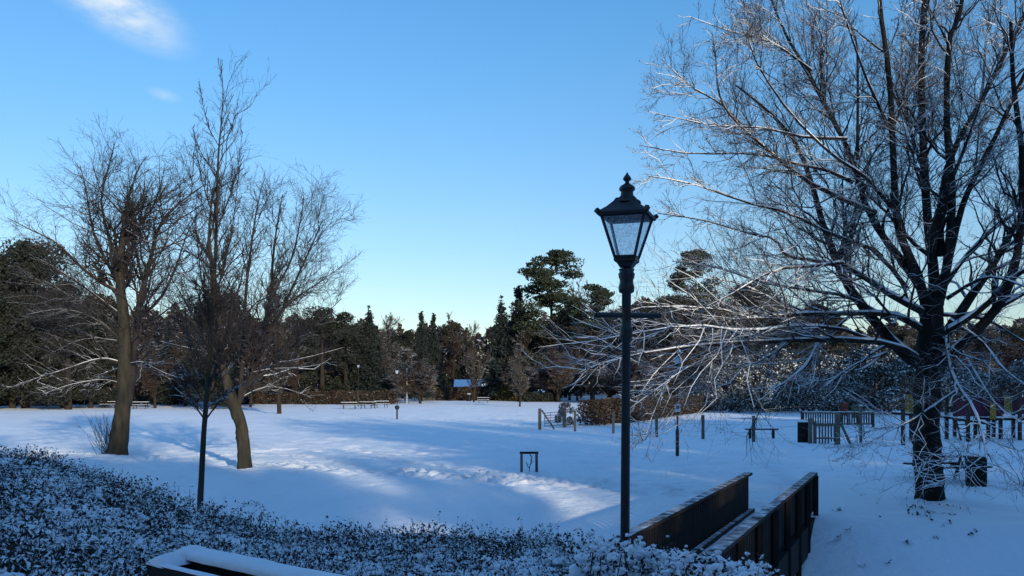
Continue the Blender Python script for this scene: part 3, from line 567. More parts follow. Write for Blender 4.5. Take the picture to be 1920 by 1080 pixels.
# broken snow and fallen twigs round the trunk foot
# --- trees on the left
def left_tree(d, base, label, trunk, trunk_r, limbs, name='bare_tree', l1=8, l2=7, l3=6, l4=3.2, trop=.35, bend=.12, snowk=.25, mats=('bark_brown', 'branch_brown', 'twig_brown'), len2=.38, len3=.45, len4=.5, ang=34, shoots=None, zmin=1.0, cat='tree', rt=(.010, .0065, .0045), cA=1.5, lead=26, tp=1.0, ymin=0):
    zt_ = CAMZ+(HZ-ymin)/F*d
    def top(Q, Rr): m = Q[..., 2].max(1) < zt_; return Q[m], Rr[m]
    x0, z0 = (base[0]-960)/F*d, CAMZ+(HZ-base[1])/F*d
    root = empty(name, (x0, d, z0), label, cat); ob = root
    P = np.array([at(p[0], p[1], d) for p in trunk]); P = resample(P, 70); rr = np.interp(np.linspace(0, 1, 70), np.linspace(0, 1, len(trunk_r)), trunk_r)
    MB().tubes(rel(P[None], ob), rr[None], 20).rough(.06 if rr[0] > .2 else .012).build('trunk', M[mats[0]], root, True)
    Ls = [limb(d, a, b, c, e, 12) for a, b, c, e in limbs]
    PA, RA = stack(Ls+[(resample(P[lead:], 12), np.interp(np.linspace(0, 1, 12), np.linspace(0, 1, len(rr[lead:])), rr[lead:]))])
    PL, RL = stack(Ls) if Ls else (PA, RA)
    A, Ar = spawn(PA, RA, l1, .15, ang, len2, trop, bend, rk=.42, rmin=.012, N=7, wig=.06, tl=.86, cmax=cA, taper=.08, tpow=tp); A, Ar = top(A, Ar)
    base1 = np.concatenate([np.stack([resample(p, 7) for p in PA]), A]); base1r = np.concatenate([np.stack([np.interp(np.linspace(0, 1, 7), np.linspace(0, 1, 12), r) for r in RA]), Ar])
    B, Br = spawn(base1, base1r, l2, .12, ang, len3, trop*.6, bend*.6, rk=.5, rmin=rt[0], N=6, wig=.11, tl=.6); B, Br = top(B, Br)
    Cc, Cr = spawn(B, Br, l3, .15, ang, len4, trop*.5, bend*.4, rk=.6, rmin=rt[1], N=5, wig=.12); Cc, Cr = top(Cc, Cr)
    D_, Dr = spawn(Cc, Cr, l4, .2, ang, len4, trop*.4, 0, rk=.7, rmin=rt[2], N=4, wig=.12); D_, Dr = top(D_, Dr)
    b = MB()
    if Ls: b.tubes(rel(PL, ob), RL, 8)
    b.tubes(rel(A, ob), Ar, 6).tubes(rel(B, ob), Br, 5); b.build('branches', M[mats[1]], root, True)
    MB().tubes(rel(Cc, ob), Cr, 3).tubes(rel(D_, ob), Dr, 3).build('twigs', M[mats[2]], root, True)
    s = MB()
    low = PL[:, :, 2].mean(1) < zmin+3.2
    if Ls and low.any():
        q, r = snow_tubes(rel(PL[low], ob), RL[low], .55, .6, .004, .5); s.tubes(q, r, 5)
    lowB = (B[:, :, 2].mean(1) < zmin+3.5); q, r = snow_tubes(rel(B[lowB], ob), Br[lowB], .75, .7, .002, .5, snowk); s.tubes(q, r, 4)
    lowC = (Cc[:, :, 2].mean(1) < zmin+3.0)&(rng.random(len(Cc)) < .5); q, r = snow_tubes(rel(Cc[lowC], ob), Cr[lowC], .9, .7, .003, .6, snowk); s.tubes(q, r, 3)
    s.build('branch_snow', M['snow'], root, True)
    if shoots:
        K, hh, sp = shoots; B = np.array([x0-.25, d-.1, z0-.05])+rng.normal(0, .14, (K, 3))*[1.6, 1, 0]; dd = nrm(np.stack([rng.normal(-.25, sp, K), rng.normal(0, sp*.6, K), np.ones(K)], 1)); t = np.linspace(0, 1, 6)[None, :, None]
        Pq = B[:, None]+dd[:, None]*t*(hh*rng.uniform(.5, 1, K))[:, None, None]; Pq[:, 1:] += rng.normal(0, .02, (K, 5, 3)); Rq = np.full((K, 6), .011)*np.linspace(1, .4, 6)
        S2, s2 = spawn(Pq, Rq, 5, .2, 28, .4, .3, .05, rmin=.005, N=4); MB().tubes(rel(Pq, ob), Rq, 5).tubes(rel(S2, ob), s2, 3).build('basal_shoots', M['branch_brown'], root, True)
    print(label[:30], len(B), len(Cc), len(D_)); return root
left_tree(36.9, (219, 853), 'tall bare tree at the left with shoots sprouting round its thick leaning trunk',
 [(216, 870), (220, 845), (226, 800), (232, 740), (234, 672), (232, 600), (226, 540), (226, 480), (232, 430), (235, 400), (244, 360), (256, 325), (275, 292)], [.60, .42, .335, .29, .265, .23, .19, .14, .10, .07, .045, .028, .012],
 [([(238, 760), (250, 700), (256, 620), (262, 560), (280, 500), (292, 440), (315, 400), (352, 369), (385, 345)], .19, .02, 1.6),
  ([(224, 680), (198, 673), (170, 677), (119, 694), (64, 711), (13, 729)], .065, .014, -1.5),
  ([(226, 640), (183, 634), (150, 622), (119, 617), (85, 626)], .045, .012, 1.0),
  ([(190, 634), (149, 638), (112, 655), (77, 673)], .035, .010, -1.2),
  ([(240, 683), (264, 679), (280, 686), (310, 700), (345, 712)], .05, .012, -1.0),
  ([(226, 548), (187, 528), (145, 494), (106, 455), (64, 434), (13, 408)], .09, .012, -1.2),
  ([(226, 535), (205, 500), (180, 450), (168, 400), (160, 350), (150, 310)], .09, .012, 1.2),
  ([(226, 500), (200, 430), (190, 370), (205, 310), (215, 270)], .08, .012, -1.8),
  ([(232, 600), (190, 570), (140, 560), (90, 530), (50, 520)], .06, .012, 2.2),
  ([(256, 600), (300, 560), (330, 500), (350, 440), (372, 400)], .08, .012, -1.8),
  ([(225, 690), (200, 700), (180, 720), (160, 745)], .04, .010, 1.5),
  ([(232, 450), (280, 400), (300, 350), (310, 310)], .07, .012, 2.0),
  ([(240, 700), (280, 660), (320, 640), (360, 640)], .05, .010, 2.0), ([(228, 640), (180, 600), (120, 580), (50, 590)], .05, .010, -2.2), ([(226, 590), (160, 540), (100, 500), (60, 480)], .06, .010, .6), ([(246, 640), (290, 600), (330, 570), (380, 550)], .06, .010, -1.0), ([(230, 720), (190, 712), (130, 722), (80, 740)], .03, .008, -2.0)],
 shoots=(34, 1.9, .35), ymin=222, l1=11, l2=6.5, l3=4.6, l4=2.6, trop=.10, len2=.30, len3=.50, len4=.52, ang=42, rt=(.009, .0055, .004))
left_tree(31.0, (456, 879), 'crooked bare tree whose pale bent trunk forks low left of centre',
 [(460, 895), (458, 878), (457, 840), (451, 795), (441, 765), (434, 745), (425, 715), (418, 680), (414, 620), (408, 560), (398, 500), (392, 450), (396, 390), (404, 350)], [.38, .27, .215, .21, .215, .20, .14, .12, .10, .09, .08, .06, .03, .012],
 [([(436, 765), (452, 745), (468, 705), (484, 672), (496, 613), (508, 549), (512, 480), (520, 420), (530, 365)], .15, .015, 1.2),
  ([(484, 672), (515, 610), (548, 540), (580, 470), (606, 410)], .075, .012, -1.4),
  ([(500, 620), (540, 570), (590, 535), (640, 500)], .05, .010, 1.4),
  ([(470, 700), (510, 692), (560, 690), (610, 682)], .035, .010, -1.3),
  ([(446, 750), (490, 728), (530, 728), (575, 742)], .035, .010, 1.3),
  ([(450, 745), (456, 660), (460, 560), (470, 470), (480, 400), (492, 345)], .09, .012, -1.0),
  ([(430, 735), (400, 680), (375, 620), (350, 570), (320, 520)], .07, .012, 1.4),
  ([(418, 690), (380, 660), (340, 650), (300, 640)], .05, .010, -1.6),
  ([(506, 560), (545, 490), (560, 430), (570, 370)], .05, .010, 1.8),
  ([(512, 680), (560, 640), (600, 600), (640, 560)], .04, .010, -2.0)],
 ymin=300, l1=11, l2=6.5, l3=4.8, l4=2.6, trop=.20, len2=.28, len3=.50, len4=.52, ang=38, rt=(.009, .0055, .004))
left_tree(20.6, (374, 1010), 'slim young tree with a straight leader taller than its neighbours',
 [(373, 1060), (375, 960), (380, 850), (386, 760), (394, 650), (400, 560), (405, 450), (407, 380), (409, 300), (415, 225), (418, 170), (413, 110)], [.078, .070, .064, .058, .050, .044, .038, .030, .022, .015, .010, .005],
 [([(386, 790), (362, 755), (345, 725), (325, 690)], .022, .006, -.5), ([(387, 785), (410, 755), (432, 735), (458, 720)], .022, .006, .4),
  ([(388, 740), (372, 690), (355, 640), (345, 570)], .025, .006, .6), ([(390, 730), (410, 680), (428, 620), (440, 540)], .025, .006, -.6),
  ([(398, 600), (380, 540), (372, 470), (366, 400)], .022, .005, -.5), ([(402, 560), (420, 500), (435, 430), (445, 350), (452, 300)], .022, .005, .5),
  ([(407, 430), (430, 370), (445, 320), (455, 245)], .016, .004, -.3), ([(405, 420), (385, 360), (372, 300), (362, 235)], .016, .004, .3),
  ([(408, 325), (385, 300), (370, 270), (362, 250)], .011, .004, -.2), ([(410, 275), (428, 255), (440, 220), (450, 170)], .010, .0035, .25),
  ([(409, 272), (392, 240), (384, 210), (376, 170)], .010, .0035, -.2)]+[([(386+.07*(760-yy), yy), (386+.07*(760-yy)+sg*w*.45, yy-h*.45), (386+.07*(760-yy)+sg*w*.8, yy-h*.8), (386+.07*(760-yy)+sg*w, yy-h)], .013, .004, dd) for yy, sg, w, h, dd in [(775, -1, 60, 50, .3), (768, 1, 58, 44, -.4), (758, -1, 42, 60, -.5), (748, 1, 48, 62, .5), (736, -1, 66, 70, .2), (726, 1, 62, 66, -.3), (712, -1, 44, 84, .6), (702, 1, 40, 86, .4), (690, -1, 60, 92, -.4), (680, 1, 64, 90, .3), (664, -1, 38, 96, .3), (652, 1, 42, 98, -.5), (636, -1, 52, 100, -.3), (622, 1, 50, 104, .4), (770, -1, 30, 20, -.9), (762, 1, 34, 16, -.9)]],
 ymin=98, cA=3.2, lead=17, tp=1.7, l1=9, l2=5.2, l3=2.6, l4=1.3, trop=.45, bend=.14, len2=.24, len3=.36, len4=.45, ang=32, rt=(.0055, .0036, .0030), zmin=0, mats=('bark_brown', 'branch_brown', 'twig_brown'))

# ------------------------------------------------------------------ distant trees: a few kinds, copied
HID = []
def bare_proto(name, H, spread, tm, seed, dens=1.0, ang=36, trop=.3):
    global rng; rng = np.random.default_rng(seed)
    root = bpy.data.objects.new(name, None); C.objects.link(root); root.empty_display_size = .5
    s = np.linspace(0, 1, 12); T = np.stack([.3*np.sin(s*3+seed), .3*np.cos(s*2.3+seed)-.3, s*H*.86-.4], 1)[None]; r = (.30*(1-s)**.9+.03)[None]*H/16
    A, Ar = spawn(T, r, 22, .16, 48, .40*spread, trop, .12, rk=.55, rmin=.05, N=7, wig=.06)
    B, Br = spawn(A, Ar, 9*dens, .15, ang, .50, trop*.6, .08, rk=.5, rmin=.035, N=5, wig=.07)
    Cc, Cr = spawn(B, Br, 8*dens, .15, ang, .5, trop*.5, .05, rk=.6, rmin=.028, N=4, wig=.08)
    D_, Dr = spawn(Cc, Cr, 5.5*dens, .2, ang, .5, trop*.4, .05, rk=.7, rmin=.022, N=3, wig=.08)
    MB().tubes(T, r, 8).tubes(A, Ar, 5).build('trunk', M['far_bark'], root, True)
    MB().tubes(B, Br, 4).tubes(Cc, Cr, 3).tubes(D_, Dr, 3).build('crown', M[tm], root, True); return root
def ball_pts(K): v = nrm(rng.normal(size=(K, 3))); return v*(rng.random((K, 1))**.4)
def evergreen_proto(name, H, W, mname, seed, nl=50, nq=24000, qs=.17, base=.08, flat=.75):
    global rng; rng = np.random.default_rng(seed)
    root = bpy.data.objects.new(name, None); C.objects.link(root)
    s = np.linspace(0, 1, 8); T = np.stack([s*0, s*0, s*H*.8-.4], 1)[None]; MB().tubes(T, (.35*(1-s)+.05)[None]*H/16, 8).build('trunk', M['far_bark'], root, True)
    hz = base+(1-base)*rng.random(nl)**.8; a = rng.random(nl)*6.28; prof = np.sin(np.clip(hz, .05, .97)*math.pi)**.6
    c = np.stack([np.cos(a)*prof*W*.5*rng.uniform(.3, 1, nl), np.sin(a)*prof*W*.5*rng.uniform(.3, 1, nl), hz*H*.93], 1); rad = W*rng.uniform(.08, .21, nl)
    k = rng.integers(0, nl, nq); v = nrm(rng.normal(size=(nq, 3)))*(rng.random((nq, 1))**.3); v[:, 2] *= flat; P = c[k]+v*rad[k][:, None]
    P = P[P[:, 2] > .1]; V, Fq = quads(P, qs, .55, .5, True); MB().add(V, Fq).build('crown', M[mname], root); return root
def conifer_proto(name, H, W, mname, seed, nw=40, open_=1.2, qs=.22):
    global rng; rng = np.random.default_rng(seed)
    root = bpy.data.objects.new(name, None); C.objects.link(root)
    s = np.linspace(0, 1, 8); T = np.stack([s*0, s*0, s*H-.4], 1)[None]; MB().tubes(T, (.26*(1-s)+.02)[None]*H/16, 8).build('trunk', M['far_bark'], root, True)
    P = []
    for w_ in range(nw):
        h = (w_+rng.random())/nw; z = H*(.10+.90*h); rad = W*.5*(1-h)**.8*rng.uniform(.75, 1.1)+.12
        for b in range(int(6+6*(1-h))):
            a = rng.random()*6.28; Lb = rad*rng.uniform(.6, 1.15); n = int(16*Lb*open_)+5; t = rng.random(n)
            p = np.stack([np.cos(a)*Lb*t, np.sin(a)*Lb*t, z+rng.normal(0, .35)-rng.uniform(.1, .5)*Lb*t**1.4+.1*Lb*t], 1)+rng.normal(0, .12+.08*Lb, (n, 3))*[1, 1, .8]; P.append(p)
    P = np.concatenate(P); V, Fq = quads(P, qs, .5, .6, True); MB().add(V, Fq).build('crown', M[mname], root); return root
def pine_proto(name, H, W, seed, clus=26, low=.35, q=260, top=True, dense=1.0):
    global rng; rng = np.random.default_rng(seed)
    root = bpy.data.objects.new(name, None); C.objects.link(root)
    s = np.linspace(0, 1, 10); T = np.stack([.4*np.sin(s*2.5), s*0, s*H*.95-.4], 1)[None]; tb = MB(); tb.tubes(T, (.42*(1-s)+.06)[None]*H/25, 8)
    P = []
    for c in range(clus):
        h = low+(1-low)*(c+rng.random())/clus; pr = math.sin(min(1, (1-h)/(1-low)*1.15+.12)*math.pi*.62) if not top else (1-((h-low)/(1-low)-.45)**2*2.2)
        rad = W*.5*max(.15, pr)*rng.uniform(.25, 1); a = rng.random()*6.28; cpos = np.array([math.cos(a)*rad, math.sin(a)*rad, h*H])
        st = np.array([0, 0, h*H-.25*rad-.3]); tb.tube(resample([st, (st+cpos)/2+[0, 0, -.1], cpos], 5), np.linspace(.13, .04, 5), 5)
        cr = W*rng.uniform(.11, .2); n = int(q*dense*rng.uniform(.7, 1.3)); v = nrm(rng.normal(size=(n, 3)))*(rng.random((n, 1))**.35); v[:, 2] = v[:, 2]*.42+.1
        P.append(cpos+v*[cr*1.25, cr*1.25, cr])
    tb.build('trunk', M['far_bark'], root, True); P = np.concatenate(P); V, Fq = quads(P, .26, .5, .5, True); MB().add(V, Fq).build('crown', M['pine'], root); return root
PR = {
 'bare': (bare_proto('bare_tree', 16, 1.0, 'far_twig', 11), 16), 'bare2': (bare_proto('bare_tree', 16, .8, 'far_twig_red', 12, 1.1, 30, .45), 16),
 'pale': (bare_proto('bare_tree', 16, .85, 'far_twig_pale', 13, .8, 34, .4), 16), 'bushy': (bare_proto('bare_tree', 10, 1.3, 'far_twig_red', 14, 1.2, 40, .25), 10),
 'ever': (evergreen_proto('evergreen_tree', 15, 11, 'evergreen', 15), 15), 'ever2': (evergreen_proto('evergreen_tree', 15, 8, 'evergreen', 16, 30, 12000), 15),
 'cone': (conifer_proto('conifer', 16, 6.0, 'conifer', 17), 16), 'cone2': (conifer_proto('conifer', 16, 8.5, 'conifer', 18, 36, 1.4), 16),
 'pine': (pine_proto('pine_tree', 25, 12.0, 19, 54, .20, 330), 25), 'umbrella': (pine_proto('pine_tree', 19, 9, 20, 16, .66, 260, False), 19),
 'laurel': (evergreen_proto('laurel_bush', 6.5, 9, 'laurel', 21, 26, 9000, .16, .02, .8), 6.5)}
used = set()
def WH(px):
    for lim, t in ((60, 'at the far left edge'), (200, 'left of the thick leaning trunk'), (300, 'just right of the thick leaning trunk'), (390, 'behind the slim young tree'), (500, 'behind the crooked tree'), (570, 'just right of the crooked tree'), (650, 'behind the left end of the long dark hedge'),
                   (745, 'behind the right end of the long dark hedge'), (850, 'left of the snow roofed house'), (960, 'right of the snow roofed house'), (1060, 'below the tallest pine'), (1180, 'left of the large lamp post'), (1270, 'left of the signed lamp'),
                   (1380, 'right of the signed lamp'), (1500, 'above the small backless bench'), (1640, 'behind the wooden railing'), (1760, 'behind the big black trunk'), (1860, 'right of the big black trunk')):
        if px < lim: return t
    return 'at the far right edge'
def copy_tree(o):
    c = o.copy(); C.objects.link(c)
    for ch in list(o.children):
        k = ch.copy(); C.objects.link(k); k.parent = c
    return c
random.seed(5)
def place(kind, px, topy, d, label, group=None, wx=1.0, cat=None):
    src, H = PR[kind]
    o = src if kind not in used else copy_tree(src); used.add(kind)
    x = (px-960)/F*d; z = gz(x, d) if d < 60 else 0.0; top = CAMZ+(HZ-topy)/F*d; k = (top-z)/H
    o.location = (x, d, z-.05); o.scale = (k*wx, k*wx, k); o.rotation_euler = (0, 0, random.random()*6.28)
    if 'group' in o: del o['group']
    tag(o, label, cat or {'laurel': 'bush', 'cone': 'conifer', 'cone2': 'conifer', 'pine': 'pine tree', 'umbrella': 'pine tree'}.get(kind, 'tree'), group); return o
G1 = 'woodland trees edging the field'
# silhouettes that can be singled out
S = [
 ('ever', 48, 447, 104, 'broad dark evergreen at the left edge rising above the wood', 1.05),
 ('ever2', 128, 520, 100, 'dark evergreen stepping down right of the broad one at the left edge', 1.2),
 ('ever', 415, 545, 118, 'dark round topped tree behind the slim young tree', 1.0),
 ('ever2', 604, 570, 128, 'round dark tree just right of the crooked tree\'s crown', 1.3),
 ('ever2', 648, 580, 130, 'brownish dark evergreen second in the row right of the crooked tree', 1.2),
 ('cone2', 692, 583, 132, 'dark conifer at the right end of the tall dark clump, left of a bare tree', 1.2),
 ('pale', 728, 584, 150, 'greyish bare tree standing in the dip behind the small distant lamp', 1.2),
 ('cone', 790, 584, 168, 'left one of two pointed conifers at the lowest dip of the wood', .9),
 ('cone', 813, 587, 170, 'right one of two pointed conifers at the lowest dip of the wood', .8),
 ('bare2', 850, 588, 204, 'rounded reddish bare tree right of the pointed conifers', 1.2),
 ('pale', 888, 600, 140, 'pale slender bare tree in front of the snow roofed house', .7),
 ('cone2', 940, 565, 150, 'dark conifer left of the tall pine group', 1.0),
 ('cone', 972, 536, 155, 'loose dark conifer leaning on the left flank of the tall pine', 1.1),
 ('pine', 1034, 474, 150, 'tallest spreading pine at the centre of the skyline', 1.05),
 ('bare', 1088, 512, 168, 'thin bare tree top between the tall pine and the flat topped pine', .6),
 ('umbrella', 1112, 538, 140, 'flat topped pine with bare stems left of the large lamp', 1.0),
 ('pine', 1302, 474, 132, 'pine showing through the big tree\'s branches right of the large lamp', .75),
 ('ever', 1412, 528, 118, 'dark evergreen seen through the middle of the big tree\'s limbs', 1.0),
 ('ever2', 1530, 560, 112, 'dark evergreen behind the laurels left of the big tree\'s trunk', 1.3),
 ('pale', 974, 640, 112, 'bare tree with a pale forked trunk in front of the tall pine', .8),
]
for k, px, ty, d, lab, wx in S: place(k, px, ty, d, lab, G1, wx)
# filling of the wood, individually placed; nothing in the photo tells these apart
FL = {'bare': 'bare brown tree among the crowded wood behind the field', 'bare2': 'reddish bare tree among the crowded wood behind the field', 'pale': 'greyish bare tree among the crowded wood behind the field',
      'ever': 'dark evergreen among the crowded wood behind the field', 'ever2': 'narrow dark evergreen among the crowded wood behind the field', 'cone': 'slim conifer among the crowded wood behind the field',
      'cone2': 'broad conifer among the crowded wood behind the field', 'bushy': 'low bushy bare tree at the foot of the wood behind the field'}
skX = [-200, 0, 100, 200, 300, 400, 500, 560, 700, 740, 800, 850, 900, 960, 1040, 1100, 1200, 1300, 1400, 1500, 1600, 1700, 1800, 2100]
skY = [480, 500, 535, 560, 575, 585, 592, 592, 598, 606, 606, 604, 612, 596, 585, 590, 560, 545, 565, 580, 606, 600, 598, 590]
for row, (d0, k0, dy) in enumerate([(205, 30, 0), (172, 34, 8), (146, 36, 26), (126, 30, 55)]):
    for q in range(k0):
        px = -170+2280*(q+random.random()*.8)/k0; d = d0*random.uniform(.95, 1.05)
        if row >= 1 and 840 < px < 945: continue
        if row == 3 and 560 < px < 1240 : continue
        if px < 330 and row < 1: continue
        if px < 520: d *= .82
        if px > 1180: d *= .88
        kind = random.choice(['bare', 'bare', 'bare2', 'bare2', 'ever2', 'cone', 'pale', 'ever'] if row < 3 else ['bushy', 'bare', 'bare2', 'bushy', 'ever'])
        ty = np.interp(px, skX, skY)+dy*random.uniform(.4, 1.2)+random.uniform(-4, 16)
        place(kind, px, ty, d, FL[kind].replace('among the crowded wood behind the field', 'in the wood '+WH(px)).replace('at the foot of the wood behind the field', 'in the wood '+WH(px)), 'crowded trees of the wood behind the field', random.uniform(.9, 1.3))
# understorey at the wood's edge
for q in range(34):
    px = -120+2160*(q+random.random())/34; d = random.uniform(128, 150)*(0.86 if px < 520 or px > 1180 else 1)
    if 835 < px < 950: continue
    place('bushy', px, random.uniform(655, 690), d, 'low reddish thicket tree '+WH(px), 'thicket trees of the wood edge', random.uniform(1.3, 1.9))
def far_wood():
    n = 90000; px = rng.uniform(-350, 2250, n); d = rng.uniform(215, 250, n); d = np.where(px < 500, d*.72, d); top = np.interp(px, skX, skY)+6+22*(vnoise(px, px*0, 22, 3)-.3)+16*(vnoise(px, px*0, 7, 4)-.5)
    zt_ = CAMZ+(HZ-top)/F*d; z = zt_*rng.random(n)**.8; P = np.stack([(px-960)/F*d, d, z], 1); V, Fq = quads(P, .75, .5, .2, True)
    tag(MB().add(V, Fq).build('far_wood', M['far_twig']), 'dense dark wood closing off the view behind the nearer trees', None, None, 'stuff')
rng = np.random.default_rng(55); far_wood()
# laurels at the right, heavy with snow
for px, ty, d, lab in [(1385, 672, 90, 'snow laden laurel bush left of the dark hollow'), (1452, 655, 92, 'tall snow laden laurel bush beside the dark hollow'), (1570, 672, 88, 'snow laden laurel bush behind the picket gate'),
                       (1640, 650, 86, 'large snow laden laurel bush just left of the big trunk'), (1318, 705, 96, 'low snowy laurel bush behind the signed lamp'), (1720, 668, 84, 'snowy laurel bush behind the big trunk'), (1825, 690, 88, 'snowy laurel bush behind the play frame'), (1920, 680, 88, 'snowy laurel bush at the right edge')]:
    place('laurel', px, ty, d, lab, 'snow laden laurel bushes', random.uniform(.8, 1.0))
# unseen trees added behind and beside the photographer to shade the scene
for px_, y_, h_, w_ in [(-22, -15, 11, .8), (-15, -15, 11.4, .8), (-9, -15, 11.4, .8), (-3, -15, 11.4, .8), (3, -15, 11.4, .8), (5.5, -13, 8.5, 1.0), (8, -15, 11.2, .8), (12, -15, 10.6, .75), (15, -15, 10.0, .65), (20.2, -15, 6.6, .8), (25.2, -15, 11.5, .55),
                        (44, -12, 17, .8), (49, -10, 18, .8), (54, -7, 18, .8), (60, -4, 18, .8), (67, 0, 18, .8), (74, 4, 18, .8), (30, -24, 11.5, .7), (38, -25, 12, .8), (49, -20, 16, .8), (57, -16, 18, .8), (82, 12, 18, .8),
                        (47, 42, 13, .9), (53, 43, 14, .9), (59, 44, 15, .9), (66, 45, 15, .9), (73, 46, 15, .9), (81, 47, 15, .9)]:
    o = copy_tree(PR['ever'][0]); h_ *= 1.17; k = h_/15
    if 'group' in o: del o['group']
    o.location = (px_, y_, gz(px_, y_)-.1); o.scale = (k*w_+.1, k*w_+.1, k); o.rotation_euler = (0, 0, random.random()*6.28)
    tag(o, 'dense unseen evergreen added outside the view to cast shade', 'tree', 'unseen shade evergreens')

for px_, y_, h_, w_ in [(-18, -12, 15, 1.1), (-8, -12, 15, 1.1), (1, -12, 15, 1.1), (9, -11, 14, 1.0), (17, -11, 12, 1.0), (21, -18, 13, 1.0), (25, -11, 17, 1.0), (29, -13, 19, 1.0), (33, -12, 20, 1.0), (37, -14, 21, 1.0), (41, -12, 21, 1.0), (31, -19, 21, 1.0), (36, -22, 22, 1.0), (42, -20, 22, 1.0)]:
    o = copy_tree(PR['bare'][0]); k = h_*1.1/16
    if 'group' in o: del o['group']
    o.location = (px_, y_, gz(px_, y_)-.1); o.scale = (k*w_, k*w_, k); o.rotation_euler = (0, 0, random.random()*6.28)
    tag(o, 'bare tree standing behind the viewpoint out of view', 'tree', 'bare trees behind the viewpoint')

# ------------------------------------------------------------------ hedges and low shrubs in the middle distance
rng = np.random.default_rng(99)
def hedge(name, label, path, h, wd, mname, n, qs, cat='hedge', zj=.25, snowtop=False):
    P = np.array(path, float); seg = np.linalg.norm(np.diff(P, axis=0), axis=1); cum = np.append(0, np.cumsum(seg)); t = rng.random(n)*cum[-1]
    x = np.interp(t, cum, P[:, 0]); y = np.interp(t, cum, P[:, 1]); hh = h*(1-zj*vnoise(t, t*0, 1.6*h, 5)) if np.isscalar(h) else np.interp(t, cum, h)*(1-zj*vnoise(t, t*0, 2, 5))
    a = rng.random(n)*2*math.pi; rr = rng.random(n)**.35; ox = np.cos(a)*rr*wd/2; 
    zz = hh*np.clip(rng.random(n)**.75*1.02, 0, 1.03); edge = 1-.35*(zz/hh)**3
    Cn = np.stack([x+ox*edge, y+np.sin(a)*rr*wd/2*edge, zz], 1); o0 = P[0]
    root = empty(name, (o0[0], o0[1], 0), label, cat, 'hedges round the field')
    V, Fq = quads(Cn-[o0[0], o0[1], 0], qs, .6, .3, True); MB().add(V, Fq).build('foliage', M[mname], root)
    K = int(cum[-1]*2)+4; ts = rng.random(K)*cum[-1]; b = np.stack([np.interp(ts, cum, P[:, 0])-o0[0], np.interp(ts, cum, P[:, 1])-o0[1], ts*0-.05], 1); e_ = b+np.stack([rng.normal(0, .3, K), rng.normal(0, .3, K), np.full(K, float(np.mean(hh))*.9)], 1)
    s = np.linspace(0, 1, 3)[None, :, None]; MB().tubes(b[:, None]*(1-s)+e_[:, None]*s, np.full((K, 3), .03), 4).build('stems', M['far_bark'], root)
    return root
def gp(px, py): d = depth(py); return ((px-960)/F*d, d)
def gd(px, d): return ((px-960)/F*d, d)
hedge('hedge', 'long low blackish hedge behind the picnic tables left of the small lamp', [gd(566, 124), gd(735, 124)], 2.0, 2.6, 'brown_hedge', 9000, .2)
hedge('hedge', 'reddish brown hedge left of the snow roofed house', [gd(800, 150), gd(885, 150)], 2.5, 2.5, 'brown_hedge', 5000, .22)
hedge('hedge', 'red tinged hedge below the snow roofed house', [gd(890, 152), gd(938, 152)], 2.6, 2.4, 'red_hedge', 3000, .22)
hedge('hedge', 'olive coloured hedge at the foot of the forked pale tree', [gd(938, 148), gd(985, 146)], [2.9, 2.2], 2.4, 'olive_hedge', 3600, .22)
hedge('hedge', 'dark low bushes under the tall pine', [gd(988, 140), gd(1045, 140)], 1.6, 2.0, 'evergreen', 3000, .2)
hedge('hedge', 'clipped brown hedge with snowy top behind the wire fence', [(5.2, 62), (8.2, 66), (13.5, 78), (20, 93)], [1.85, 1.9, 1.9, 1.7], 1.7, 'brown_hedge', 34000, .10, zj=.12)
hedge('hedge', 'brown hedge stretch at the left edge of the far field', [gd(-60, 116), gd(75, 116)], 2.6, 3, 'brown_hedge', 5000, .2)
hedge('hedge', 'low dark bushes behind the long picnic bench at the left', [gd(120, 122), gd(360, 122)], 1.4, 2.0, 'evergreen', 6000, .18)
hedge('hedge', 'dark undergrowth below the laurels at the right', [gd(1300, 97), gd(1500, 94), gd(1700, 92), gd(1980, 92)], 1.5, 2.5, 'laurel', 9000, .18)
hedge('hedge', 'dark low thicket between the crooked tree and the pale fence', [gd(400, 124), gd(565, 124)], 1.6, 2.0, 'brown_hedge', 5000, .18)
# round bush by the field gate
bb = evergreen_proto('bush', 1.6, 1.7, 'laurel', 31, 14, 3000, .06, .05, .9); p = gp(1062, 800); bb.location = (p[0], p[1]+.5, 0); tag(bb, 'small round bluish bush beside the metal field gate', 'bush')
rng = np.random.default_rng(101)

# ------------------------------------------------------------------ far fence, houses, pole
def rail_fence(a, b, h, n, label, matn='wood_grey', pick=0, rails=2, name='fence'):
    a = np.array([a[0], a[1], 0.]); b = np.array([b[0], b[1], 0.]); root = empty(name, a, label, 'fence'); L_ = b-a
    for k in range(n): p = L_*k/(n-1); MB().box(p+[0, 0, h/2-.15], (.11, .11, h+.3)).build('post', M[matn], root)
    r = MB()
    for k in range(rails): z = h*(.92-.5*k/max(1, rails-1)) if rails > 1 else h*.9; r.beam(np.array([0, -.075, z]), L_+[0, -.075, z], .035, .09)
    r.build('rails', M[matn], root)
    if pick:
        m = MB()
        for k in range(pick): p = L_*(k+.5)/pick; m.box(p+[0, -.115, h*.5], (.075, .02, h*.9), rz=math.atan2(L_[1], L_[0]))
        m.build('pales', M[matn], root)
    return root
rail_fence(gd(545, 131), gd(850, 152), 2.2, 16, 'pale post and rail fence along the far side of the field', 'fence_pale', pick=110)
pf = empty('white_pole', (*gd(763, 128), 0), 'thin white pole beside the small distant lamp', 'pole'); MB().tube([(0, 0, -.3), (0, 0, 5.0)], .05, 8).build('shaft', M['white_paint'], pf); MB().lathe([(0, 5.0), (.07, 5.02), (.05, 5.1), (0, 5.14)], n=8).build('cap', M['white_paint'], pf)
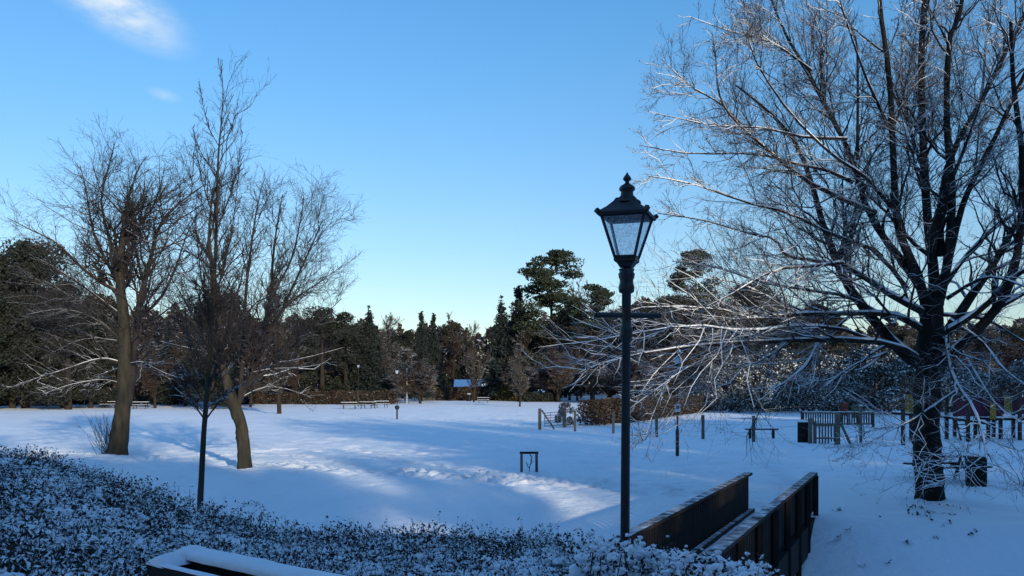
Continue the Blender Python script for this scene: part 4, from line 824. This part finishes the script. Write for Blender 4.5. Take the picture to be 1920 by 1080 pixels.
def house(px0, px1, ytop, d, label, ridge_h, wall_h, gable=False):
    x0, x1 = (px0-960)/F*d, (px1-960)/F*d; w_ = x1-x0; dp = 6.0; root = empty('house', ((x0+x1)/2, d, 0), label, 'house')
    MB().box((0, dp/2, wall_h/2), (w_, dp, wall_h)).build('wall', M['house_wall'] if not gable else M['blue_door'], root)
    if gable:
        V = [(-w_/2-.2, -.3, wall_h), (w_/2+.2, -.3, wall_h), (0, -.3, ridge_h), (-w_/2-.2, dp, wall_h), (w_/2+.2, dp, wall_h), (0, dp, ridge_h)]
    else:
        V = [(-w_/2-.3, -.4, wall_h), (-w_/2-.3, dp+.4, wall_h), (-w_/2-.3, dp/2, ridge_h), (w_/2+.3, -.4, wall_h), (w_/2+.3, dp+.4, wall_h), (w_/2+.3, dp/2, ridge_h)]
    MB().add(V, [np.array([[0, 1, 2], [3, 5, 4]]), np.array([[0, 3, 4, 1], [1, 4, 5, 2], [2, 5, 3, 0]])]).build('roof', M['snow'], root)
    for sx in (-.25, .25): MB().box((sx*w_, -.03, wall_h*.55), (w_*.2, .08, wall_h*.4)).build('window', M['window'], root)
    return root
house(853, 888, 711, 190, 'low house with a snow covered roof glimpsed at the wood\'s centre', 3.75, 2.0)
house(891, 913, 700, 186, 'small gabled shed with snowy front right of the low house', 4.2, 1.9, True)
house(926, 941, 700, 178, 'narrow bluish hut half hidden right of the snowy shed', 4.0, 2.7, True)

# ------------------------------------------------------------------ picnic tables and benches
def picnic_proto():
    root = bpy.data.objects.new('picnic_table', None); C.objects.link(root)
    MB().box((0, 0, .74), (1.9, .75, .05)).build('table_top', M['wood_dark'], root)
    for s in (-1, 1): MB().box((0, s*.68, .45), (1.9, .26, .045)).build('seat', M['wood_dark'], root)
    for sx in (-1, 1):
        m = MB(); m.beam((sx*.65, -.55, -.05), (sx*.65, -.2, .72), .05, .09).beam((sx*.65, .55, -.05), (sx*.65, .2, .72), .05, .09).box((sx*.65, 0, .41), (.05, 1.5, .09)); m.build('leg', M['wood_dark'], root)
    m = MB(); m.box((0, 0, .785), (1.84, .7, .03)); m.box((0, .68, .485), (1.8, .22, .02)).box((0, -.68, .485), (1.8, .22, .02)); m.build('snow_cover', M['snow'], root); return root
pt = picnic_proto()
PT = [(655, 767, .1, 'left picnic table in front of the long blackish hedge'), (690, 766, -.3, 'middle picnic table in front of the long blackish hedge'), (714, 764, .5, 'right picnic table in front of the long blackish hedge, nearest the small lamp'), (906, 755, 0, 'picnic table far off below the snow roofed house'), (205, 765, .2, 'left picnic table glimpsed left of the thick leaning trunk'), (264, 766, .1, 'right picnic table glimpsed right of the thick leaning trunk')]
for k, (px, py, rz, lab) in enumerate(PT):
    o = pt if k == 0 else copy_tree(pt); x, y = gp(px, py); o.location = (x, y, 0); o.rotation_euler = (0, 0, rz); tag(o, lab, 'picnic table', 'picnic tables round the field')
o = copy_tree(pt); x, y = (1775-960)/F*27.2, 27.2; o.location = (x, y, gz(x, y)); o.rotation_euler = (0, 0, .15); tag(o, 'dark picnic table half hidden behind the big black trunk', 'picnic table', 'picnic tables round the field')
# plain bench behind the wire fence
x, y = gd(1428, 47.5); b = empty('bench', (x, y, 0), 'small backless bench behind the wire fence left of the picket gate', 'bench', None, -.05)
MB().box((0, 0, .5), (1.75, .3, .06)).build('seat', M['wood_dark'], b)
for sx in (-.62, .62): MB().box((sx, 0, .22), (.1, .25, .5)).build('leg', M['wood_dark'], b)
# litter bins
def bin_(x, y, h, r, label, slats=True):
    root = empty('litter_bin', (x, y, gz(x, y)), label, 'litter bin'); MB().lathe([(0, .02), (r*.85, .02), (r*.9, h*.93), (0, h*.93)], n=16).build('liner', M['black_iron'], root)
    m = MB()
    for k in range(18): a = k/18*6.283; m.box((math.cos(a)*r, math.sin(a)*r, h/2), (.03, r*.24, h), rz=a)
    m.lathe([(r*.98, h*.15), (r*1.04, h*.15), (r*1.04, h*.2), (r*.98, h*.2)], n=16).lathe([(r*.98, h*.8), (r*1.04, h*.8), (r*1.04, h*.85), (r*.98, h*.85)], n=16); m.build('slats', M['wood_dark'], root)
    MB().lathe([(r*1.1, h), (r*1.1, h+.04), (r*.5, h+.1), (0, h+.11)], n=16).build('lid', M['black_iron'], root, False)
    MB().lathe([(r*1.0, h+.045), (r*.9, h+.09), (r*.5, h+.15), (0, h+.17)], n=16).build('snow_cap', M['snow'], root, True); return root
bin_((1830-960)/F*25.6, 25.6, .82, .27, 'slatted litter bin just right of the big black trunk')
bin_(*gd(1506, 44.2), .98, .26, 'dark litter bin beside the picket gate')
bin_(*gd(879, 146), 1.1, .4, 'tiny litter bin at the far field edge left of a picnic table')

# ------------------------------------------------------------------ tree guard, wire fence, gates
x, y = (992-960)/F*29.2, 29.2; gr = empty('sapling_guard', (x, y, gz(x, y)), 'small wooden frame guarding a twig sapling alone in the snow', 'tree guard', None, .05)
MB().box((0, 0, .66), (.62, .07, .075)).build('crossbar', M['wood_dark'], gr)
for sx in (-.25, .25): MB().box((sx, 0, .28), (.085, .085, .72)).build('post', M['wood_grey'], gr)
T = np.array([resample([(0, 0, -.05), (.02, 0, .2), (.1, .0, .4), (.05, 0, .6)], 6), resample([(0, 0, .15), (-.06, 0, .25), (-.08, 0, .32), (-.1, .02, .34)], 6)]); Tr = np.full((2, 6), .012); q, r = spawn(T, Tr, 6, .2, 50, .3, .2, 0, rmin=.006)
MB().tubes(T, Tr, 5).tubes(q, r, 4).build('sapling', M['branch_brown'], gr)
posts = [(1078, 809), (1150, 813), (1231, 819), (1318, 825), (1413, 827)]
wf = empty('wire_fence', (0, 0, 0), 'line of thin grey posts with sagging wires crossing the field', 'fence'); PP = []
for px, py in posts:
    x, y = gp(px, py); PP.append((x, y)); MB().box((x, y, gz(x, y)+.55), (.14, .14, 1.5)).build('post', M['wood_grey'], wf)
PP = [gp(1050, 806)]+PP+[gp(1508, 833)]
wr = MB()
for (a, b) in zip(PP[:-1], PP[1:]):
    for z in (.45, .85, 1.15): wr.tube([(a[0], a[1]-.08, z), ((a[0]+b[0])/2, (a[1]+b[1])/2-.08, z-.03), (b[0], b[1]-.08, z)], .004, 4)
wr.build('wires', M['metal_grey'], wf)
# metal field gate
x, y = gp(1012, 805); fg = empty('field_gate', (x, y, 0), 'metal field gate between wooden posts beside the small round bush', 'gate')
MB().box((0, 0, .55), (.2, .2, 1.6)).build('post', M['wood_grey'], fg); MB().beam((.12, 0, 1.25), (.95, .05, .0), .08, .1).build('brace', M['wood_grey'], fg)
x2, y2 = gp(1058, 801); dx, dy = x2-x, y2-y; MB().box((dx, dy, .55), (.22, .22, 1.6)).build('post', M['wood_grey'], fg)
m = MB()
for k in range(6): m.tube([(.3, .1, .2+k*.17), (dx, dy-.1, .2+k*.17)], .022, 6)
for t in (0.02, .3, .65, .98): m.tube([(.3+(dx-.3)*t, .1+(dy-.2)*t, .2), (.3+(dx-.3)*t, .1+(dy-.2)*t, 1.05)], .022, 6)
m.build('gate_leaf', M['metal_grey'], fg)
# picket gate
x, y = gp(1520, 833); pg = empty('picket_gate', (x, y, 0), 'narrow wooden picket gate between stout posts in front of the railing', 'gate'); K = y/F
MB().box((-.02, 0, .55), (.16, .16, 1.5)).build('post', M['wood_grey'], pg); MB().box((50*K, 0, .65), (.22, .2, 1.7)).build('post', M['wood_grey'], pg); MB().box((.2, -.02, .5), (.16, .06, 1.25)).build('post', M['wood_grey'], pg)
m = MB()
for k in range(6): xx = .42+k*.145; m.box((xx, -.03, .53), (.075, .03, 1.0 if k < 4 else .8))
m.build('pickets', M['wood_grey'], pg)
for z_ in (.3, .92): MB().box((.72, 0, z_), (1.0, .04, .08)).build('rail', M['wood_grey'], pg)
MB().beam((56*K, 0, 1.05), (76*K, .1, 0), .09, .1).build('brace', M['wood_grey'], pg)
# railing beyond, with snow on its rail
a = gd(1504, 60); b = gd(1640, 60); rl = empty('wooden_railing', (a[0], a[1], 0), 'low wooden railing with a snow topped rail behind the picket gate', 'railing'); L_ = b[0]-a[0]
MB().box((L_/2, 0, .97), (L_, .1, .08)).box((L_/2, 0, .2), (L_, .06, .08)).build('rails', M['wood_brown'], rl); m = MB()
for k in range(30): m.box(((k+.5)/30*L_, -.05, .56), (.085, .025, .78))
m.build('slats', M['wood_brown'], rl); MB().box((L_/2, 0, 1.03), (L_, .11, .04)).build('rail_snow', M['snow'], rl)
for t in (0, .55, .98): MB().box((t*L_, 0.02, .5), (.14, .14, 1.2)).build('post', M['wood_brown'], rl)
x, y = gd(1614, 43); wp = empty('marker_post', (x, y, 0), 'thin pale post right of the picket gate', 'post'); MB().box((0, 0, .93), (.1, .1, 1.9)).build('shaft', M['wood_grey'], wp); MB().lathe([(.075, 0), (.06, .05), (0, .08)], (0, 0, 1.88), 4, .78).build('snow_cap', M['snow'], wp)
# stone block far left
x, y = gp(110, 761); sb_ = empty('stone_block', (x, y, 0), 'grey square stone block at the far left edge of the field', 'stone block'); MB().box((0, 0, .6), (1.3, 1.0, 1.2)).build('block', M['stone'], sb_); MB().box((0, 0, 1.23), (1.35, 1.05, .07)).build('snow_cap', M['snow'], sb_)
# lone distant trunk
d = depth(776); q = place('bare', 518, 500, d, 'distant bare tree with a thick short trunk behind the crooked tree', None, .8)

# ------------------------------------------------------------------ play frame
pd = 47.0; k = pd/F; fx = (1690-960)*k; pf = empty('climbing_frame', (fx, pd, 0), 'wooden climbing frame with yellow rails and purple panels behind the big trunk', 'climbing frame')
def X_(px, dy=0.0): return (px-960)/F*(pd+dy)-fx
def Z_(py, d=pd): return CAMZ+(HZ-py)/F*d
for px, ty, dy in [(1693, 706, -4), (1708, 708, 0), (1775, 735, 0), (1790, 735, 2), (1815, 732, -2), (1829, 735, 0), (1853, 728, 0), (1863, 727, 2), (1876, 727, 0), (1900, 726, 1), (1912, 726, -1), (1935, 726, 0), (1950, 726, 2)]:
    d = pd+dy; xx = (px-960)/F*d-fx; MB().box((xx, dy, Z_(ty, d)/2-.1), (.15, .15, Z_(ty, d)+.2)).build('post', M['wood_brown'], pf)
MB().box((X_(1705), 0, Z_(776)), (.95, 2.2, .12)).box((X_(1890), 0, Z_(785)), (2.6, 1.6, .12)).build('deck', M['wood_dark'], pf)
MB().beam((X_(1762), 0, Z_(781)), (X_(1850), -.4, Z_(795)), 1.1, .1).build('ramp', M['wood_dark'], pf)
MB().beam((X_(1762), 0, Z_(781)+.08), (X_(1850), -.4, Z_(795)+.08), 1.05, .06).box((X_(1705), 0, Z_(776)+.1), (.9, 2.1, .08)).box((X_(1890), 0, Z_(785)+.1), (2.5, 1.5, .08)).build('deck_snow', M['snow'], pf)
def yellow_panel(px0, px1, y0, y1, dy):
    m = MB(); n = max(3, int((px1-px0)/3.6)); z0, z1 = Z_(y1), Z_(y0); m.box((X_((px0+px1)/2, dy), dy, z1), ((px1-px0)*k, .05, .06)).box((X_((px0+px1)/2, dy), dy, z0), ((px1-px0)*k, .05, .06))
    for q in range(n): m.box((X_(px0+(px1-px0)*(q+.5)/n, dy), dy, (z0+z1)/2), (.05, .03, z1-z0))
    m.build('yellow_rail', M['yellow'], pf)
yellow_panel(1695, 1717, 741, 771, -1.2); yellow_panel(1882, 1898, 743, 768, -.9); yellow_panel(1720, 1730, 741, 771, -1.2)
MB().box((X_(1862, -.9), -.9, Z_(770)), (.30, .05, .85)).build('yellow_board', M['yellow'], pf)
for px0, px1, y0, y1 in [(1793, 1853, 746, 780), (1866, 1882, 746, 780), (1900, 1935, 744, 776)]:
    MB().box((X_((px0+px1)/2, -.6), -.6, Z_((y0+y1)/2)), ((px1-px0)*k, .05, (y1-y0)*k)).build('purple_panel', M['purple'], pf)
m = MB()
for sx in (1786, 1803): m.beam((X_(sx), -.9, -.05), (X_(sx), -.3, Z_(782)), .07, .07)
for q in range(5): m.beam((X_(1786), -.85+.1*q, .2+q*.2), (X_(1803), -.85+.1*q, .2+q*.2), .05, .05)
m.build('ladder', M['wood_brown'], pf)
x, y = gd(1590, 62); sp = empty('playground_board', (x, y, 0), 'small red and green play panel behind the wooden railing', 'play panel')
MB().box((-.25, 0, 1.15), (.45, .06, .9)).build('red_board', M['red'], sp); MB().box((.45, 0, 1.0), (.4, .06, .9)).build('green_board', M['green'], sp)
for sx in (-.5, 0, .7): MB().box((sx, .06, .8), (.1, .1, 1.7)).build('post', M['wood_brown'], sp)

# fallen twigs and leaf litter showing through the snow
def litter(name, label, spots):
    b = MB(); allp = []
    for px, py, n, sx in spots:
        for z_ in (0., -.4, -.8, -1.1):
            d = depth(py, z_); x = (px-960)/F*d
            if gz(x, d) > z_-.2: break
        P = np.stack([x+rng.normal(0, sx, n), d+rng.normal(0, sx*.8, n)], 1); allp.append(np.column_stack([P, ground(P[:, 0], P[:, 1])+.035+rng.random(n)*.03]))
    P = np.concatenate(allp); o0 = P[0].copy(); V, Fq = quads(P-o0, .045, .5, 1.0, True); root = b.add(V, Fq).build(name, M['leaf_near'], None); root.location = o0; tag(root, label, 'leaf litter'); return root
litter('leaf_litter', 'dark leaves and broken snow scattered at the foot of the big tree', [(1718, 955, 22, .12), (1745, 965, 26, .2), (1760, 950, 20, .15), (1720, 968, 14, .1), (1800, 955, 10, .2), (1735, 945, 12, .12)])
litter('leaf_litter', 'dark tufts poking through the snow bank right of the bridge', [(1568, 992, 8, .06), (1590, 1050, 10, .06), (1562, 1018, 7, .05), (1575, 1018, 7, .04), (1740, 1008, 5, .03), (1748, 1014, 4, .03), (1785, 1003, 5, .03), (1755, 1028, 4, .03), (1702, 1066, 9, .05), (1650, 1008, 3, .02), (1820, 1065, 5, .03), (1829, 1062, 4, .03), (1770, 1056, 3, .02), (1780, 1053, 3, .02), (1615, 1072, 6, .04), (1665, 1075, 6, .04)])
litter('leaf_litter', 'dark leafy tuft in the snow just above the shrubs right of the slim tree', [(475, 963, 16, .12), (466, 962, 8, .08)])
